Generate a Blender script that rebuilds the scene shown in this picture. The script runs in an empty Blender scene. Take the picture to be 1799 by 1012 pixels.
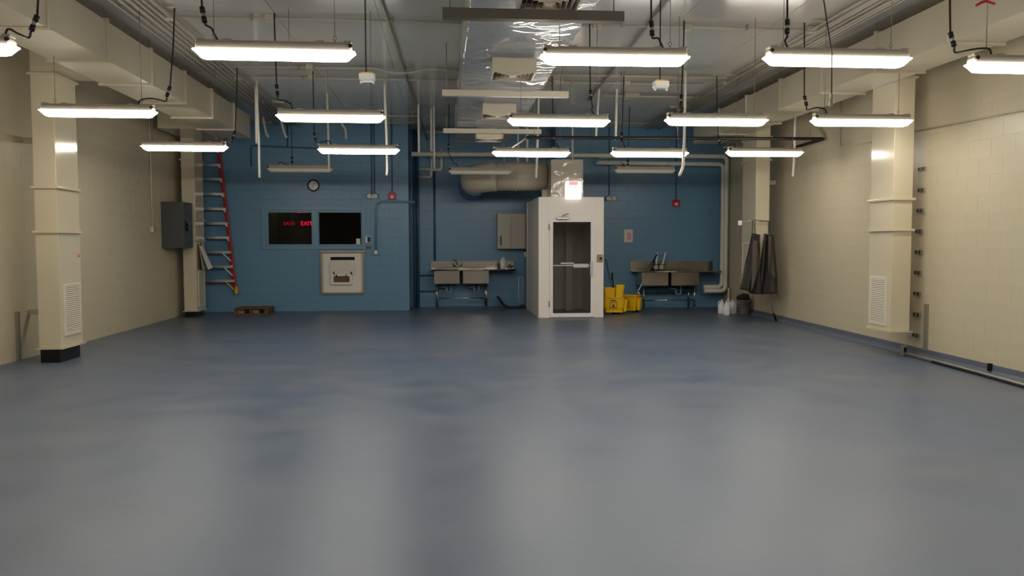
import bpy, bmesh, math, random
from mathutils import Vector, Matrix, noise

# ------------------------------------------------------------------ camera
scene = bpy.context.scene
COL = scene.collection
F_PX, PITCH, YAW, ROLL, CAM_H = 1419.5, 0.0550, 0.0839, -0.00168, 1.54
_f = Vector((math.sin(YAW) * math.cos(PITCH), math.cos(YAW) * math.cos(PITCH), -math.sin(PITCH)))
_r = Vector((math.cos(YAW), -math.sin(YAW), 0))
_u = _r.cross(_f)
RIGHT = math.cos(ROLL) * _r + math.sin(ROLL) * _u
UP = -math.sin(ROLL) * _r + math.cos(ROLL) * _u
FWD = _f
cam_data = bpy.data.cameras.new('camera')
cam = bpy.data.objects.new('camera', cam_data)
COL.objects.link(cam)
cam_data.sensor_width = 36.0
cam_data.lens = F_PX / 1799.0 * 36.0
cam_data.clip_end = 200
m3 = Matrix((RIGHT, UP, -FWD)).transposed()
cam.matrix_world = Matrix.Translation((0, 0, CAM_H)) @ m3.to_4x4()
scene.camera = cam

# ------------------------------------------------------------------ world, exposure
world = bpy.data.worlds.new('world')
scene.world = world
world.use_nodes = True
world.node_tree.nodes['Background'].inputs[0].default_value = (0.02, 0.022, 0.025, 1)
world.node_tree.nodes['Background'].inputs[1].default_value = 0.3
vs = scene.view_settings
vs.view_transform = 'Standard'
vs.look = 'None'
vs.gamma = 1.0
vs.use_curve_mapping = False
vs.exposure = 1.1
LENS_POWER = 15.0          # every lit lamp tube: the only light in the room
scene.cycles.max_bounces = 10
scene.cycles.diffuse_bounces = 6
scene.cycles.caustics_reflective = False
scene.cycles.caustics_refractive = False
scene.cycles.sample_clamp_indirect = 6.0
scene.cycles.use_denoising = True

rnd = random.Random(11)


# survey: a direction seen in the photograph, met with a known plane of the room
def _ray(px, py):
    return RIGHT * ((px - 899.5) / F_PX) - UP * ((py - 506.0) / F_PX) + FWD


def at_y(px, py, Y):
    v = _ray(px, py)
    p = v * (Y / v.y)
    return Vector((p.x, Y, p.z + CAM_H))


def at_x(px, py, X):
    v = _ray(px, py)
    p = v * (X / v.x)
    return Vector((X, p.y, p.z + CAM_H))


def at_z(px, py, Z):
    v = _ray(px, py)
    p = v * ((Z - CAM_H) / v.z)
    return Vector((p.x, p.y, Z))


def in_frame(p):
    v = Vector(p) - Vector((0, 0, CAM_H))
    d = v.dot(FWD)
    if d <= 0.1:
        return False
    x = 899.5 + F_PX * v.dot(RIGHT) / d
    y = 506 - F_PX * v.dot(UP) / d
    return -10 <= x <= 1809 and -10 <= y <= 1022


# ------------------------------------------------------------------ materials
def lin(c):
    def s(v):
        v /= 255.0
        return v / 12.92 if v <= 0.04045 else ((v + 0.055) / 1.055) ** 2.4
    return (s(c[0]), s(c[1]), s(c[2]), 1.0)


def mat(name, rgb, rough=0.5, metal=0.0, var=0.0, vscale=2.0, bump=0.0, bscale=40.0, coat=0.0,
        rvar=0.0, emit=None, estr=0.0, alpha=1.0, trans=0.0, ior=1.45, spec=0.5, stretch=None):
    m = bpy.data.materials.new(name)
    m.use_nodes = True
    nt = m.node_tree
    b = nt.nodes['Principled BSDF']
    c = lin(rgb)
    b.inputs['Base Color'].default_value = c
    b.inputs['Roughness'].default_value = rough
    b.inputs['Metallic'].default_value = metal
    b.inputs['Coat Weight'].default_value = coat
    b.inputs['Coat Roughness'].default_value = 0.12
    b.inputs['Alpha'].default_value = alpha
    b.inputs['Transmission Weight'].default_value = trans
    b.inputs['IOR'].default_value = ior
    b.inputs['Specular IOR Level'].default_value = spec
    if emit:
        b.inputs['Emission Color'].default_value = lin(emit)
        b.inputs['Emission Strength'].default_value = estr
    if var or bump or rvar:
        tc = nt.nodes.new('ShaderNodeTexCoord')
        src = tc.outputs['Object']
        if stretch:
            mp = nt.nodes.new('ShaderNodeMapping')
            mp.inputs['Scale'].default_value = stretch
            nt.links.new(src, mp.inputs['Vector'])
            src = mp.outputs['Vector']
        if var or rvar:
            n = nt.nodes.new('ShaderNodeTexNoise')
            n.inputs['Scale'].default_value = vscale
            n.inputs['Detail'].default_value = 5
            n.inputs['Roughness'].default_value = 0.6
            nt.links.new(src, n.inputs['Vector'])
        if var:
            r = nt.nodes.new('ShaderNodeMixRGB')
            r.blend_type = 'MULTIPLY'
            rp = nt.nodes.new('ShaderNodeMapRange')
            rp.inputs[1].default_value = 0.3
            rp.inputs[2].default_value = 0.7
            rp.inputs[3].default_value = 1.0 - var
            rp.inputs[4].default_value = 1.0
            nt.links.new(n.outputs['Fac'], rp.inputs[0])
            r.inputs[0].default_value = 1.0
            r.inputs[1].default_value = c
            nt.links.new(rp.outputs[0], r.inputs[2])
            nt.links.new(r.outputs[0], b.inputs['Base Color'])
        if rvar:
            rq = nt.nodes.new('ShaderNodeMapRange')
            rq.inputs[1].default_value = 0.35
            rq.inputs[2].default_value = 0.65
            rq.inputs[3].default_value = max(0.02, rough - rvar)
            rq.inputs[4].default_value = min(1.0, rough + rvar)
            nt.links.new(n.outputs['Fac'], rq.inputs[0])
            nt.links.new(rq.outputs[0], b.inputs['Roughness'])
        if bump:
            n2 = nt.nodes.new('ShaderNodeTexNoise')
            n2.inputs['Scale'].default_value = bscale
            n2.inputs['Detail'].default_value = 4
            nt.links.new(src, n2.inputs['Vector'])
            bp = nt.nodes.new('ShaderNodeBump')
            bp.inputs['Strength'].default_value = bump
            bp.inputs['Distance'].default_value = 0.02
            nt.links.new(n2.outputs['Fac'], bp.inputs['Height'])
            nt.links.new(bp.outputs[0], b.inputs['Normal'])
    return m


M = {}
M['cream'] = mat('cream_wall_paint', (208, 197, 170), 0.38, var=0.08, vscale=0.9, bump=0.12, bscale=30)
M['creamg'] = mat('cream_gloss_paint', (212, 201, 175), 0.15, var=0.06, vscale=1.5)
M['duct'] = mat('cream_duct_paint', (206, 197, 176), 0.30, var=0.08, vscale=1.5)
M['blue'] = mat('blue_wall_paint', (107, 150, 182), 0.30, var=0.10, vscale=1.0, bump=0.12, bscale=30)
M['blueframe'] = mat('blue_frame_paint', (110, 152, 180), 0.30)
M['bluepipe'] = mat('dark_blue_pipe_paint', (58, 92, 118), 0.35)
M['cove'] = mat('blue_grey_cove', (102, 109, 124), 0.4, var=0.12, vscale=3)
M['ceil'] = mat('glossy_white_ceiling_panel', (206, 203, 194), 0.13, var=0.05, vscale=1.2, bump=0.02, bscale=2.5)
M['steel'] = mat('stainless_steel', (190, 182, 172), 0.19, metal=1.0, var=0.12, vscale=3, stretch=(1, 1, 14))
M['galv'] = mat('galvanised_steel', (165, 160, 150), 0.42, metal=0.6, var=0.12, vscale=6)
M['conduit'] = mat('painted_conduit', (196, 188, 170), 0.4)
M['pvc'] = mat('white_pvc_pipe', (226, 222, 212), 0.35, var=0.06, vscale=4)
M['wire'] = mat('steel_wire', (150, 144, 132), 0.4, metal=0.7)
M['black'] = mat('black_rubber', (20, 18, 17), 0.5)
M['blackgloss'] = mat('black_plastic', (18, 18, 20), 0.25)
M['housing'] = mat('grey_fixture_housing', (158, 151, 139), 0.5)
M['lens'] = mat('lit_diffuser', (255, 250, 240), 0.4, emit=(255, 247, 233), estr=LENS_POWER)
M['lensoff'] = mat('unlit_diffuser', (224, 220, 206), 0.3)
M['white'] = mat('white_enamel', (240, 233, 225), 0.35, var=0.03, vscale=2)
M['whitep'] = mat('white_plastic', (235, 234, 230), 0.4)
M['jug'] = mat('white_milky_plastic', (236, 238, 240), 0.35)
M['grille'] = mat('white_grille', (222, 214, 196), 0.4)
M['dark'] = mat('dark_void', (14, 13, 12), 0.8)
M['panel'] = mat('dark_grey_panel_enamel', (78, 80, 80), 0.38, var=0.06, vscale=3)
M['redfib'] = mat('red_fibreglass', (186, 40, 38), 0.4)
M['red'] = mat('red_enamel', (196, 32, 46), 0.4)
M['alu'] = mat('aluminium', (188, 190, 190), 0.35, metal=0.85)
M['yellow'] = mat('yellow_plastic', (246, 196, 18), 0.4, var=0.06, vscale=5)
M['yellowfoot'] = mat('yellow_foot_plastic', (226, 178, 40), 0.45)
M['wood'] = mat('weathered_pallet_wood', (128, 92, 62), 0.8, var=0.35, vscale=7, bump=0.3, bscale=30, stretch=(1, 6, 6))
M['woodlt'] = mat('pale_pallet_wood', (170, 140, 112), 0.8, var=0.3, vscale=7, stretch=(1, 6, 6))
M['apron'] = mat('dark_apron_cloth', (44, 38, 36), 0.6, var=0.2, vscale=6)
M['apronlt'] = mat('grey_apron_cloth', (78, 70, 65), 0.6, var=0.15, vscale=6)
M['bucket'] = mat('grey_bucket_plastic', (122, 116, 108), 0.5, var=0.1, vscale=6)
M['paper'] = mat('white_paper', (228, 224, 218), 0.8)
M['pink'] = mat('faded_red_print', (226, 150, 146), 0.8)
M['inkred'] = mat('red_print', (206, 60, 60), 0.7)
M['mop'] = mat('mop_yarn', (150, 146, 138), 0.95)
M['mat'] = mat('dark_rubber_mat', (34, 40, 46), 0.55)
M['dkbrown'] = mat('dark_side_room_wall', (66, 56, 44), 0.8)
M['glass'] = mat('tinted_glass', (48, 45, 41), 0.02, alpha=0.24)
M['darkglass'] = mat('dark_tinted_glass', (14, 13, 12), 0.02, alpha=0.5)
M['film'] = mat('clear_plastic_film', (182, 194, 210), 0.04, alpha=0.5, spec=1.0)
M['filmclear'] = mat('clear_wrap', (214, 208, 196), 0.07, alpha=0.5, spec=0.8)
M['exitred'] = mat('lit_red_letters', (255, 20, 50), 0.5, emit=(255, 12, 50), estr=2.2)
M['exitreflect'] = mat('red_letter_reflection', (200, 10, 40), 0.5, emit=(230, 10, 40), estr=0.7)  # dim glow painted in for the reflected exit sign
M['exitwhite'] = mat('lit_sign_face', (255, 250, 246), 0.4, emit=(255, 244, 238), estr=0.42)
M['exitpink'] = mat('lit_pink_band', (250, 190, 200), 0.4, emit=(255, 150, 175), estr=0.3)
M['pvcgrey'] = mat('grey_blue_trap_plastic', (120, 134, 148), 0.4)
M['dkbar'] = mat('dark_strut_paint', (104, 96, 84), 0.5)
M['cabinet'] = mat('beige_cabinet_enamel', (190, 180, 166), 0.35)
M['vdark'] = mat('unlit_office_wall', (26, 24, 24), 0.8)  # near black holds the dark of the room with its lights off

# floor: worn epoxy, colour mottling and uneven polish
fm = bpy.data.materials.new('blue_grey_epoxy_floor')
fm.use_nodes = True
nt = fm.node_tree
b = nt.nodes['Principled BSDF']
tc = nt.nodes.new('ShaderNodeTexCoord')
n1 = nt.nodes.new('ShaderNodeTexNoise'); n1.inputs['Scale'].default_value = 0.55; n1.inputs['Detail'].default_value = 6
n2 = nt.nodes.new('ShaderNodeTexNoise'); n2.inputs['Scale'].default_value = 2.2; n2.inputs['Detail'].default_value = 9
n3 = nt.nodes.new('ShaderNodeTexNoise'); n3.inputs['Scale'].default_value = 9.0; n3.inputs['Detail'].default_value = 7; n3.inputs['Roughness'].default_value = 0.7
for n in (n1, n2, n3):
    nt.links.new(tc.outputs['Object'], n.inputs['Vector'])
cr = nt.nodes.new('ShaderNodeValToRGB')
cr.color_ramp.elements[0].position = 0.35
cr.color_ramp.elements[0].color = lin((94, 107, 128))
cr.color_ramp.elements[1].position = 0.68
cr.color_ramp.elements[1].color = lin((107, 115, 129))
nt.links.new(n1.outputs['Fac'], cr.inputs[0])
mx = nt.nodes.new('ShaderNodeMixRGB'); mx.blend_type = 'MULTIPLY'; mx.inputs[0].default_value = 0.35
mr = nt.nodes.new('ShaderNodeMapRange'); mr.inputs[1].default_value = 0.2; mr.inputs[2].default_value = 0.8; mr.inputs[3].default_value = 0.5
nt.links.new(n2.outputs['Fac'], mr.inputs[0])
nt.links.new(cr.outputs[0], mx.inputs[1]); nt.links.new(mr.outputs[0], mx.inputs[2])
nt.links.new(mx.outputs[0], b.inputs['Base Color'])
rr = nt.nodes.new('ShaderNodeMapRange'); rr.inputs[1].default_value = 0.2; rr.inputs[2].default_value = 0.8
rr.inputs[3].default_value = 0.31; rr.inputs[4].default_value = 0.43
nt.links.new(n2.outputs['Fac'], rr.inputs[0]); nt.links.new(rr.outputs[0], b.inputs['Roughness'])
bp = nt.nodes.new('ShaderNodeBump'); bp.inputs['Strength'].default_value = 0.16; bp.inputs['Distance'].default_value = 0.012
nt.links.new(n3.outputs['Fac'], bp.inputs['Height']); nt.links.new(bp.outputs[0], b.inputs['Normal'])
b.inputs['Specular IOR Level'].default_value = 0.36
M['floor'] = fm

# ------------------------------------------------------------------ mesh helpers
MW = {}


def new():
    return bmesh.new()


def box(bm, x0, x1, y0, y1, z0, z1):
    vs_ = [bm.verts.new(p) for p in ((x0, y0, z0), (x1, y0, z0), (x1, y1, z0), (x0, y1, z0),
                                     (x0, y0, z1), (x1, y0, z1), (x1, y1, z1), (x0, y1, z1))]
    for f in ((0, 3, 2, 1), (4, 5, 6, 7), (0, 1, 5, 4), (1, 2, 6, 5), (2, 3, 7, 6), (3, 0, 4, 7)):
        bm.faces.new([vs_[i] for i in f])
    return vs_


def bar(bm, a, b, w, h=None, up=(0, 0, 1)):
    """rectangular bar from a to b, w across, h along up"""
    a, b = Vector(a), Vector(b)
    h = w if h is None else h
    d = (b - a).normalized()
    upv = Vector(up)
    if abs(d.dot(upv)) > 0.99:
        upv = Vector((0, 1, 0))
    s = d.cross(upv).normalized()
    u = s.cross(d).normalized()
    vs_ = []
    for p in (a, b):
        for i, j in ((-1, -1), (1, -1), (1, 1), (-1, 1)):
            vs_.append(bm.verts.new(p + s * (i * w / 2) + u * (j * h / 2)))
    for f in ((0, 3, 2, 1), (4, 5, 6, 7), (0, 1, 5, 4), (1, 2, 6, 5), (2, 3, 7, 6), (3, 0, 4, 7)):
        bm.faces.new([vs_[i] for i in f])


def fillet(pts, r, n=5):
    pts = [Vector(p) for p in pts]
    out = [pts[0]]
    for i in range(1, len(pts) - 1):
        p, a, c = pts[i], pts[i - 1], pts[i + 1]
        da, dc = (a - p), (c - p)
        rr_ = min(r, da.length * 0.49, dc.length * 0.49)
        s, e = p + da.normalized() * rr_, p + dc.normalized() * rr_
        for k in range(n + 1):
            t = k / n
            out.append((1 - t) ** 2 * s + 2 * t * (1 - t) * p + t * t * e)
    out.append(pts[-1])
    return out


def tube(bm, pts, r, seg=8, caps=True):
    pts = [Vector(p) for p in pts]
    rs = r if isinstance(r, (list, tuple)) else [r] * len(pts)
    rings = []
    prev = None
    for i, p in enumerate(pts):
        if i == 0:
            t = pts[1] - p
        elif i == len(pts) - 1:
            t = p - pts[i - 1]
        else:
            t = (pts[i + 1] - p).normalized() + (p - pts[i - 1]).normalized()
        t = t.normalized() if t.length > 1e-9 else Vector((0, 0, 1))
        if prev is None:
            ref = Vector((0, 0, 1)) if abs(t.z) < 0.9 else Vector((1, 0, 0))
            s = t.cross(ref).normalized()
        else:
            s = (prev - t * prev.dot(t)).normalized()
        prev = s
        u = t.cross(s)
        rings.append([bm.verts.new(p + (s * math.cos(2 * math.pi * k / seg) + u * math.sin(2 * math.pi * k / seg)) * rs[i])
                      for k in range(seg)])
    for a, b_ in zip(rings, rings[1:]):
        for k in range(seg):
            f = bm.faces.new((a[k], a[(k + 1) % seg], b_[(k + 1) % seg], b_[k]))
            f.smooth = True
    if caps:
        bm.faces.new(rings[0][::-1])
        bm.faces.new(rings[-1])


def curve_pts(pts, n=6):
    pts = [Vector(p) for p in pts]
    P = [pts[0] * 2 - pts[1]] + pts + [pts[-1] * 2 - pts[-2]]
    out = []
    for i in range(1, len(P) - 2):
        p0, p1, p2, p3 = P[i - 1], P[i], P[i + 1], P[i + 2]
        for k in range(n):
            t = k / n
            out.append(0.5 * ((2 * p1) + (p2 - p0) * t + (2 * p0 - 5 * p1 + 4 * p2 - p3) * t * t
                              + (3 * p1 - p0 - 3 * p2 + p3) * t ** 3))
    out.append(pts[-1])
    return out


def lathe(bm, prof, c=(0, 0, 0), seg=20, axis='z'):
    c = Vector(c)
    rings = []
    for r, h in prof:
        ring = []
        for k in range(seg):
            a = 2 * math.pi * k / seg
            x, y = math.cos(a) * max(r, 1e-4), math.sin(a) * max(r, 1e-4)
            v = {'z': (x, y, h), 'y': (x, h, -y), 'x': (h, x, y)}[axis]
            ring.append(bm.verts.new(c + Vector(v)))
        rings.append(ring)
    for a, b_ in zip(rings, rings[1:]):
        for k in range(seg):
            f = bm.faces.new((a[k], a[(k + 1) % seg], b_[(k + 1) % seg], b_[k]))
            f.smooth = True
    bm.faces.new(rings[0][::-1])
    bm.faces.new(rings[-1])


def rings_loft(bm, rings, smooth=False):
    R = [[bm.verts.new(p) for p in r] for r in rings]
    n = len(R[0])
    for a, b_ in zip(R, R[1:]):
        for k in range(n):
            f = bm.faces.new((a[k], a[(k + 1) % n], b_[(k + 1) % n], b_[k]))
            f.smooth = smooth
    bm.faces.new(R[0][::-1])
    bm.faces.new(R[-1])


def rrect(cx, cy, w, h, r, z, n=3):
    out = []
    for sx, sy, a0 in ((1, 1, 0), (-1, 1, 90), (-1, -1, 180), (1, -1, 270)):
        for k in range(n + 1):
            a = math.radians(a0 + 90 * k / n)
            out.append((cx + sx * (w / 2 - r) + r * math.cos(a), cy + sy * (h / 2 - r) + r * math.sin(a), z))
    return out


def mk(name, bm, material, bevel=0.0, solid=0.0):
    bmesh.ops.recalc_face_normals(bm, faces=bm.faces[:])
    me = bpy.data.meshes.new(name)
    bm.to_mesh(me)
    bm.free()
    me.materials.append(M[material] if isinstance(material, str) else material)
    o = bpy.data.objects.new(name, me)
    COL.objects.link(o)
    if solid:
        s = o.modifiers.new('thickness', 'SOLIDIFY'); s.thickness = solid; s.offset = 0
    if bevel:
        bv = o.modifiers.new('bevel', 'BEVEL'); bv.width = bevel; bv.segments = 2; bv.limit_method = 'ANGLE'
    return o


def thing(name, label, cat, loc=(0, 0, 0), rotz=0.0, group=None):
    o = bpy.data.objects.new(name, None)
    o.empty_display_size = 0.1
    COL.objects.link(o)
    o.location = loc
    o.rotation_euler = (0, 0, rotz)
    o['label'] = label
    o['category'] = cat
    if group:
        o['group'] = group
    MW[o.name] = Matrix.Translation(loc) @ Matrix.Rotation(rotz, 4, 'Z')
    return o


def part(name, bm, material, parent, local=False, bevel=0.0, solid=0.0, label=None):
    """a part; its bmesh is in room coordinates unless local"""
    if not local:
        bm.transform(MW[parent.name].inverted())
    o = mk(name, bm, material, bevel, solid)
    o.parent = parent
    MW[o.name] = MW[parent.name]
    if label:
        o['label'] = label
    return o


def solo(name, bm, material, label, cat, group=None, bevel=0.0, solid=0.0):
    """a thing that is one mesh; origin moved to its base"""
    co = [v.co.copy() for v in bm.verts]
    base = Vector((sum(c.x for c in co) / len(co), sum(c.y for c in co) / len(co), min(c.z for c in co)))
    bm.transform(Matrix.Translation(-base))
    o = mk(name, bm, material, bevel, solid)
    o.location = base
    o['label'] = label
    o['category'] = cat
    if group:
        o['group'] = group
    MW[o.name] = Matrix.Translation(base)
    return o


def struct(name, bm, material, bevel=0.0):
    o = mk(name, bm, material, bevel)
    o['kind'] = 'structure'
    MW[o.name] = Matrix.Identity(4)
    return o


def copy_tree(o, parent=None):
    c = o.copy()
    COL.objects.link(c)
    if parent:
        c.parent = parent
    for ch in list(o.children):
        copy_tree(ch, c)
    MW[c.name] = MW.get(o.name, Matrix.Identity(4))
    return c


# ------------------------------------------------------------------ the room
XL = -5.64
YF = -6.0                    # wall behind the photographer
YW = 18.75                   # window wall
YA = 19.70                   # recess with the first sink
YB = 18.92                   # recess with the second sink
XJ1, XJ2 = -0.80, 2.62       # the two jogs of the blue wall
ZC = 4.27


def XR(Y):
    return 6.44 + 0.03 * (Y - 10.4)


bm = new()
box(bm, XL - 0.3, 7.2, YF - 0.3, 22.5, -0.12, 0.0)
struct('floor', bm, 'floor')

bm = new()
box(bm, XL - 0.2, 7.2, YF - 0.2, 20.2, ZC + 0.012, ZC + 0.15)
ceiling = struct('ceiling', bm, 'galv')
# glossy ceiling panels with open joints
pw, pl = 1.22, 2.44
bm = new()
box(bm, -pw / 2 + 0.003, pw / 2 - 0.003, -pl / 2 + 0.003, pl / 2 - 0.003, 0.0, 0.0135)
first = None
ix = 0
x = XL
while x < 6.75:
    y = YF
    w_here = min(pw, 6.75 - x)
    while y < 19.75:
        l_here = min(pl, 19.75 - y)
        if first is None:
            p0 = mk('ceiling_panel', bm, 'ceil')
            first = p0
            o = p0
        else:
            o = first.copy()
            COL.objects.link(o)
        o.parent = ceiling
        o.location = (x + w_here / 2, y + l_here / 2, ZC - 0.0015 + rnd.uniform(-0.001, 0.001))
        o.scale = (w_here / pw, l_here / pl, 1)
        o.rotation_euler = (rnd.uniform(-0.0009, 0.0009), rnd.uniform(-0.0015, 0.0015), 0)
        y += pl
    x += pw

CH, CL = 0.2125, 0.43        # block course height, block length
block_cache = {}


def block_mesh(w, h, material):
    key = (round(w, 3), round(h, 3), material)
    if key not in block_cache:
        b_ = new()
        g = 0.003 if material == 'blue' else 0.002
        ww, hh = w / 2 - g, h / 2 - g
        c = 0.003 if material == 'blue' else 0.0018
        ring0 = [(-ww, -0.02, -hh), (ww, -0.02, -hh), (ww, -0.02, hh), (-ww, -0.02, hh)]
        ring1 = [(-ww, -c, -hh), (ww, -c, -hh), (ww, -c, hh), (-ww, -c, hh)]
        ring2 = [(-ww + c, 0, -hh + c), (ww - c, 0, -hh + c), (ww - c, 0, hh - c), (-ww + c, 0, hh - c)]
        rings_loft(b_, [ring0, ring1, ring2])
        bmesh.ops.recalc_face_normals(b_, faces=b_.faces[:])
        me = bpy.data.meshes.new('block')
        b_.to_mesh(me)
        b_.free()
        me.materials.append(M[material])
        block_cache[key] = me
    return block_cache[key]


def subtract(r, o):
    u0, u1, z0, z1 = r
    a0, a1, c0, c1 = o
    if a1 <= u0 or a0 >= u1 or c1 <= z0 or c0 >= z1:
        return [r]
    out = []
    if c0 > z0:
        out.append((u0, u1, z0, c0))
    if c1 < z1:
        out.append((u0, u1, c1, z1))
    m0, m1 = max(z0, c0), min(z1, c1)
    if a0 > u0:
        out.append((u0, a0, m0, m1))
    if a1 < u1:
        out.append((a1, u1, m0, m1))
    return out


def block_wall(name, A, B, material, holes=(), blocks=True, thick=0.16, limit=290):
    """wall face from A to B (x, y); the room lies to the left of A->B"""
    A, B = Vector((A[0], A[1], 0)), Vector((B[0], B[1], 0))
    u = (B - A).normalized()
    n = Vector((-u.y, u.x, 0))
    L = (B - A).length
    rot = Matrix((u, n, Vector((0, 0, 1)))).transposed().to_4x4()
    W = Matrix.Translation(A) @ rot
    bm = new()
    rects = [(0, L, 0, ZC + 0.01)]
    for h in holes:
        rects = [q for r in rects for q in subtract(r, h)]
    for r in rects:
        box(bm, r[0], r[1], -thick, -0.0035 if material == 'blue' else -0.0018, r[2], r[3])
    bm.transform(W)
    wall = struct(name, bm, material)
    if not blocks:
        return wall
    items = []
    nz = int(math.ceil(ZC / CH))
    for k in range(nz):
        z0, z1 = k * CH, min((k + 1) * CH, ZC)
        uu = -CL / 2 if k % 2 else 0.0
        while uu < L:
            r = (max(uu, 0), min(uu + CL, L), z0, z1)
            uu += CL
            if r[1] - r[0] < 0.03 or z1 - z0 < 0.03:
                continue
            rs = [r]
            for h in holes:
                rs = [q for r_ in rs for q in subtract(r_, h)]
            for q in rs:
                if (q[1] - q[0]) < 0.025 or (q[3] - q[2]) < 0.025:
                    continue
                c = W @ Vector(((q[0] + q[1]) / 2, 0, (q[2] + q[3]) / 2))
                d = (c - Vector((0, 0, CAM_H))).length + (0 if in_frame(c) else 1000)
                items.append((d, q, c))
    items.sort(key=lambda t: t[0])
    for d, q, c in items[:limit]:
        o = bpy.data.objects.new('block', block_mesh(q[1] - q[0], q[3] - q[2], material))
        COL.objects.link(o)
        o.parent = wall
        off = rnd.uniform(-0.0008, 0.0006)
        o.matrix_local = Matrix.Translation(c + n * off) @ rot
    rest = items[limit:]
    if rest:
        b_ = new()
        for d, q, c in rest:
            w2, h2 = (q[1] - q[0]) / 2 - 0.003, (q[3] - q[2]) / 2 - 0.003
            vs_ = box(b_, -w2, w2, -0.02, rnd.uniform(-0.0008, 0.0006), -h2, h2)
            mm = Matrix.Translation(c) @ rot
            for v in vs_:
                v.co = mm @ v.co
        s = mk('block_field', b_, material)
        s.parent = wall
        s['kind'] = 'stuff'
    return wall


# window opening, in metres on the window wall
wl, wr = at_y(464, 400, YW).x, at_y(638.5, 400, YW).x
wz1, wz0 = at_y(550, 366.5, YW).z, at_y(550, 435, YW).z
hl, hr = at_y(567, 478, YW).x, at_y(637.5, 478, YW).x
hz1, hz0 = at_y(600, 444, YW).z, at_y(600, 513.5, YW).z

# the walls run anticlockwise seen from above, so the room is on the left of each face
block_wall('wall_right', (XR(YF), YF), (XR(YB), YB), 'cream')
block_wall('wall_back_right', (XR(YB), YB), (XJ2, YB), 'blue')
block_wall('wall_back_jog', (XJ2, YB), (XJ2, YA), 'blue', blocks=False)
block_wall('wall_back_middle', (XJ2, YA), (XJ1, YA), 'blue')
block_wall('wall_back_return', (XJ1, YA), (XJ1, YW), 'blue', limit=120)
hole_w = (XJ1 - wr, XJ1 - wl, wz0, wz1)
hole_h = (XJ1 - hr, XJ1 - hl, hz0, hz1)
block_wall('wall_back_left', (XJ1, YW), (XL, YW), 'blue', holes=(hole_w, hole_h))
block_wall('wall_left', (XL, YW), (XL, YF), 'cream')
block_wall('wall_front', (XL, YF), (XR(YF), YF), 'cream', blocks=False)

# dark side room behind the window; its darkness is put into the wall colours
bm = new()
box(bm, XL, -2.98, 22.0, 22.1, 0, 3.2)
struct('wall_side_room_back', bm, 'dkbrown')
bm = new()
box(bm, -2.98, XJ1 - 0.2, 22.0, 22.1, 0, 3.2)
struct('wall_side_office_back', bm, 'vdark')
bm = new()
box(bm, XL - 0.1, XL, YW + 0.16, 22.1, 0, 3.2)
struct('wall_side_room_left', bm, 'dkbrown')
bm = new()
box(bm, -3.02, -2.94, YW + 0.16, 22.0, 0, 3.2)
struct('wall_side_room_partition', bm, 'vdark')
bm = new()
box(bm, XJ1 - 0.3, XJ1 - 0.2, YW + 0.16, 22.1, 0, 3.2)
struct('wall_side_room_right', bm, 'vdark')
bm = new()
box(bm, XL - 0.1, XJ1 - 0.2, YW + 0.16, 22.1, 3.2, 3.3)
struct('ceiling_side_room', bm, 'dkbrown')

# cove base along the apron wall
bm = new()
prof = [(0.0, 0.115), (-0.012, 0.112), (-0.016, 0.05), (-0.03, 0.022), (-0.065, 0.0), (0.0, 0.0)]
ra = [(XR(YF) + p[0], YF, p[1]) for p in prof]
rb = [(XR(YB) + p[0], YB, p[1]) for p in prof]
rings_loft(bm, [ra, rb])
struct('baseboard_right', bm, 'cove')

# ---- window
bm = new()
d0, d1 = YW - 0.03, YW + 0.14
fw = 0.075
cx = at_y(553.5, 400, YW).x
box(bm, wl - 0.05, wr + 0.05, d0, YW + 0.01, wz1 - 0.03, wz1 + 0.045)
box(bm, wl - 0.05, wr + 0.05, d0, YW + 0.01, wz0 - 0.045, wz0 + 0.03)
box(bm, wl - 0.05, wl + 0.03, d0, YW + 0.01, wz0 + 0.03, wz1 - 0.03)
box(bm, wr - 0.03, wr + 0.05, d0, YW + 0.01, wz0 + 0.03, wz1 - 0.03)
win = struct('window_1', bm, 'blueframe', bevel=0.004)
bm = new()
box(bm, wl, wr, YW + 0.01, d1, wz1 - fw, wz1)
box(bm, wl, wr, YW + 0.01, d1, wz0, wz0 + fw * 0.8)
box(bm, wl, wl + fw, YW + 0.01, d1, wz0 + fw * 0.8, wz1 - fw)
box(bm, wr - fw * 0.6, wr, YW + 0.01, d1, wz0 + fw * 0.8, wz1 - fw)
part('window_frame', bm, 'blueframe', win, bevel=0.003)
bm = new()
box(bm, cx - 0.07, cx + 0.07, YW - 0.01, d1, wz0 + 0.03, wz1 - 0.03)
part('mullion', bm, 'blueframe', win, bevel=0.004)
for (pa, pb) in ((wl + fw, cx - 0.07), (cx + 0.07, wr - fw * 0.6)):
    bm = new()
    box(bm, pa, pb, YW + 0.06, YW + 0.068, wz0 + fw * 0.8, wz1 - fw)
    part('pane', bm, 'darkglass', win)
    bm = new()
    for q in ((pa, pb, wz1 - fw - 0.015, wz1 - fw), (pa, pb, wz0 + fw * .8, wz0 + fw * .8 + 0.015)):
        box(bm, q[0], q[1], YW + 0.045, YW + 0.06, q[2], q[3])
    box(bm, pa, pa + 0.015, YW + 0.045, YW + 0.06, wz0 + fw * .8 + .015, wz1 - fw - .015)
    box(bm, pb - 0.015, pb, YW + 0.045, YW + 0.06, wz0 + fw * .8 + .015, wz1 - fw - .015)
    part('glazing_bead', bm, 'blueframe', win)
p = at_y(629.5, 425, YW + 0.055)
bm = new()
box(bm, p.x - 0.045, p.x + 0.045, YW + 0.05, YW + 0.058, p.z - 0.075, p.z + 0.075)
solo('notice', bm, 'paper', 'small white notice stuck in the corner of the dark window', 'notice')


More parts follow.
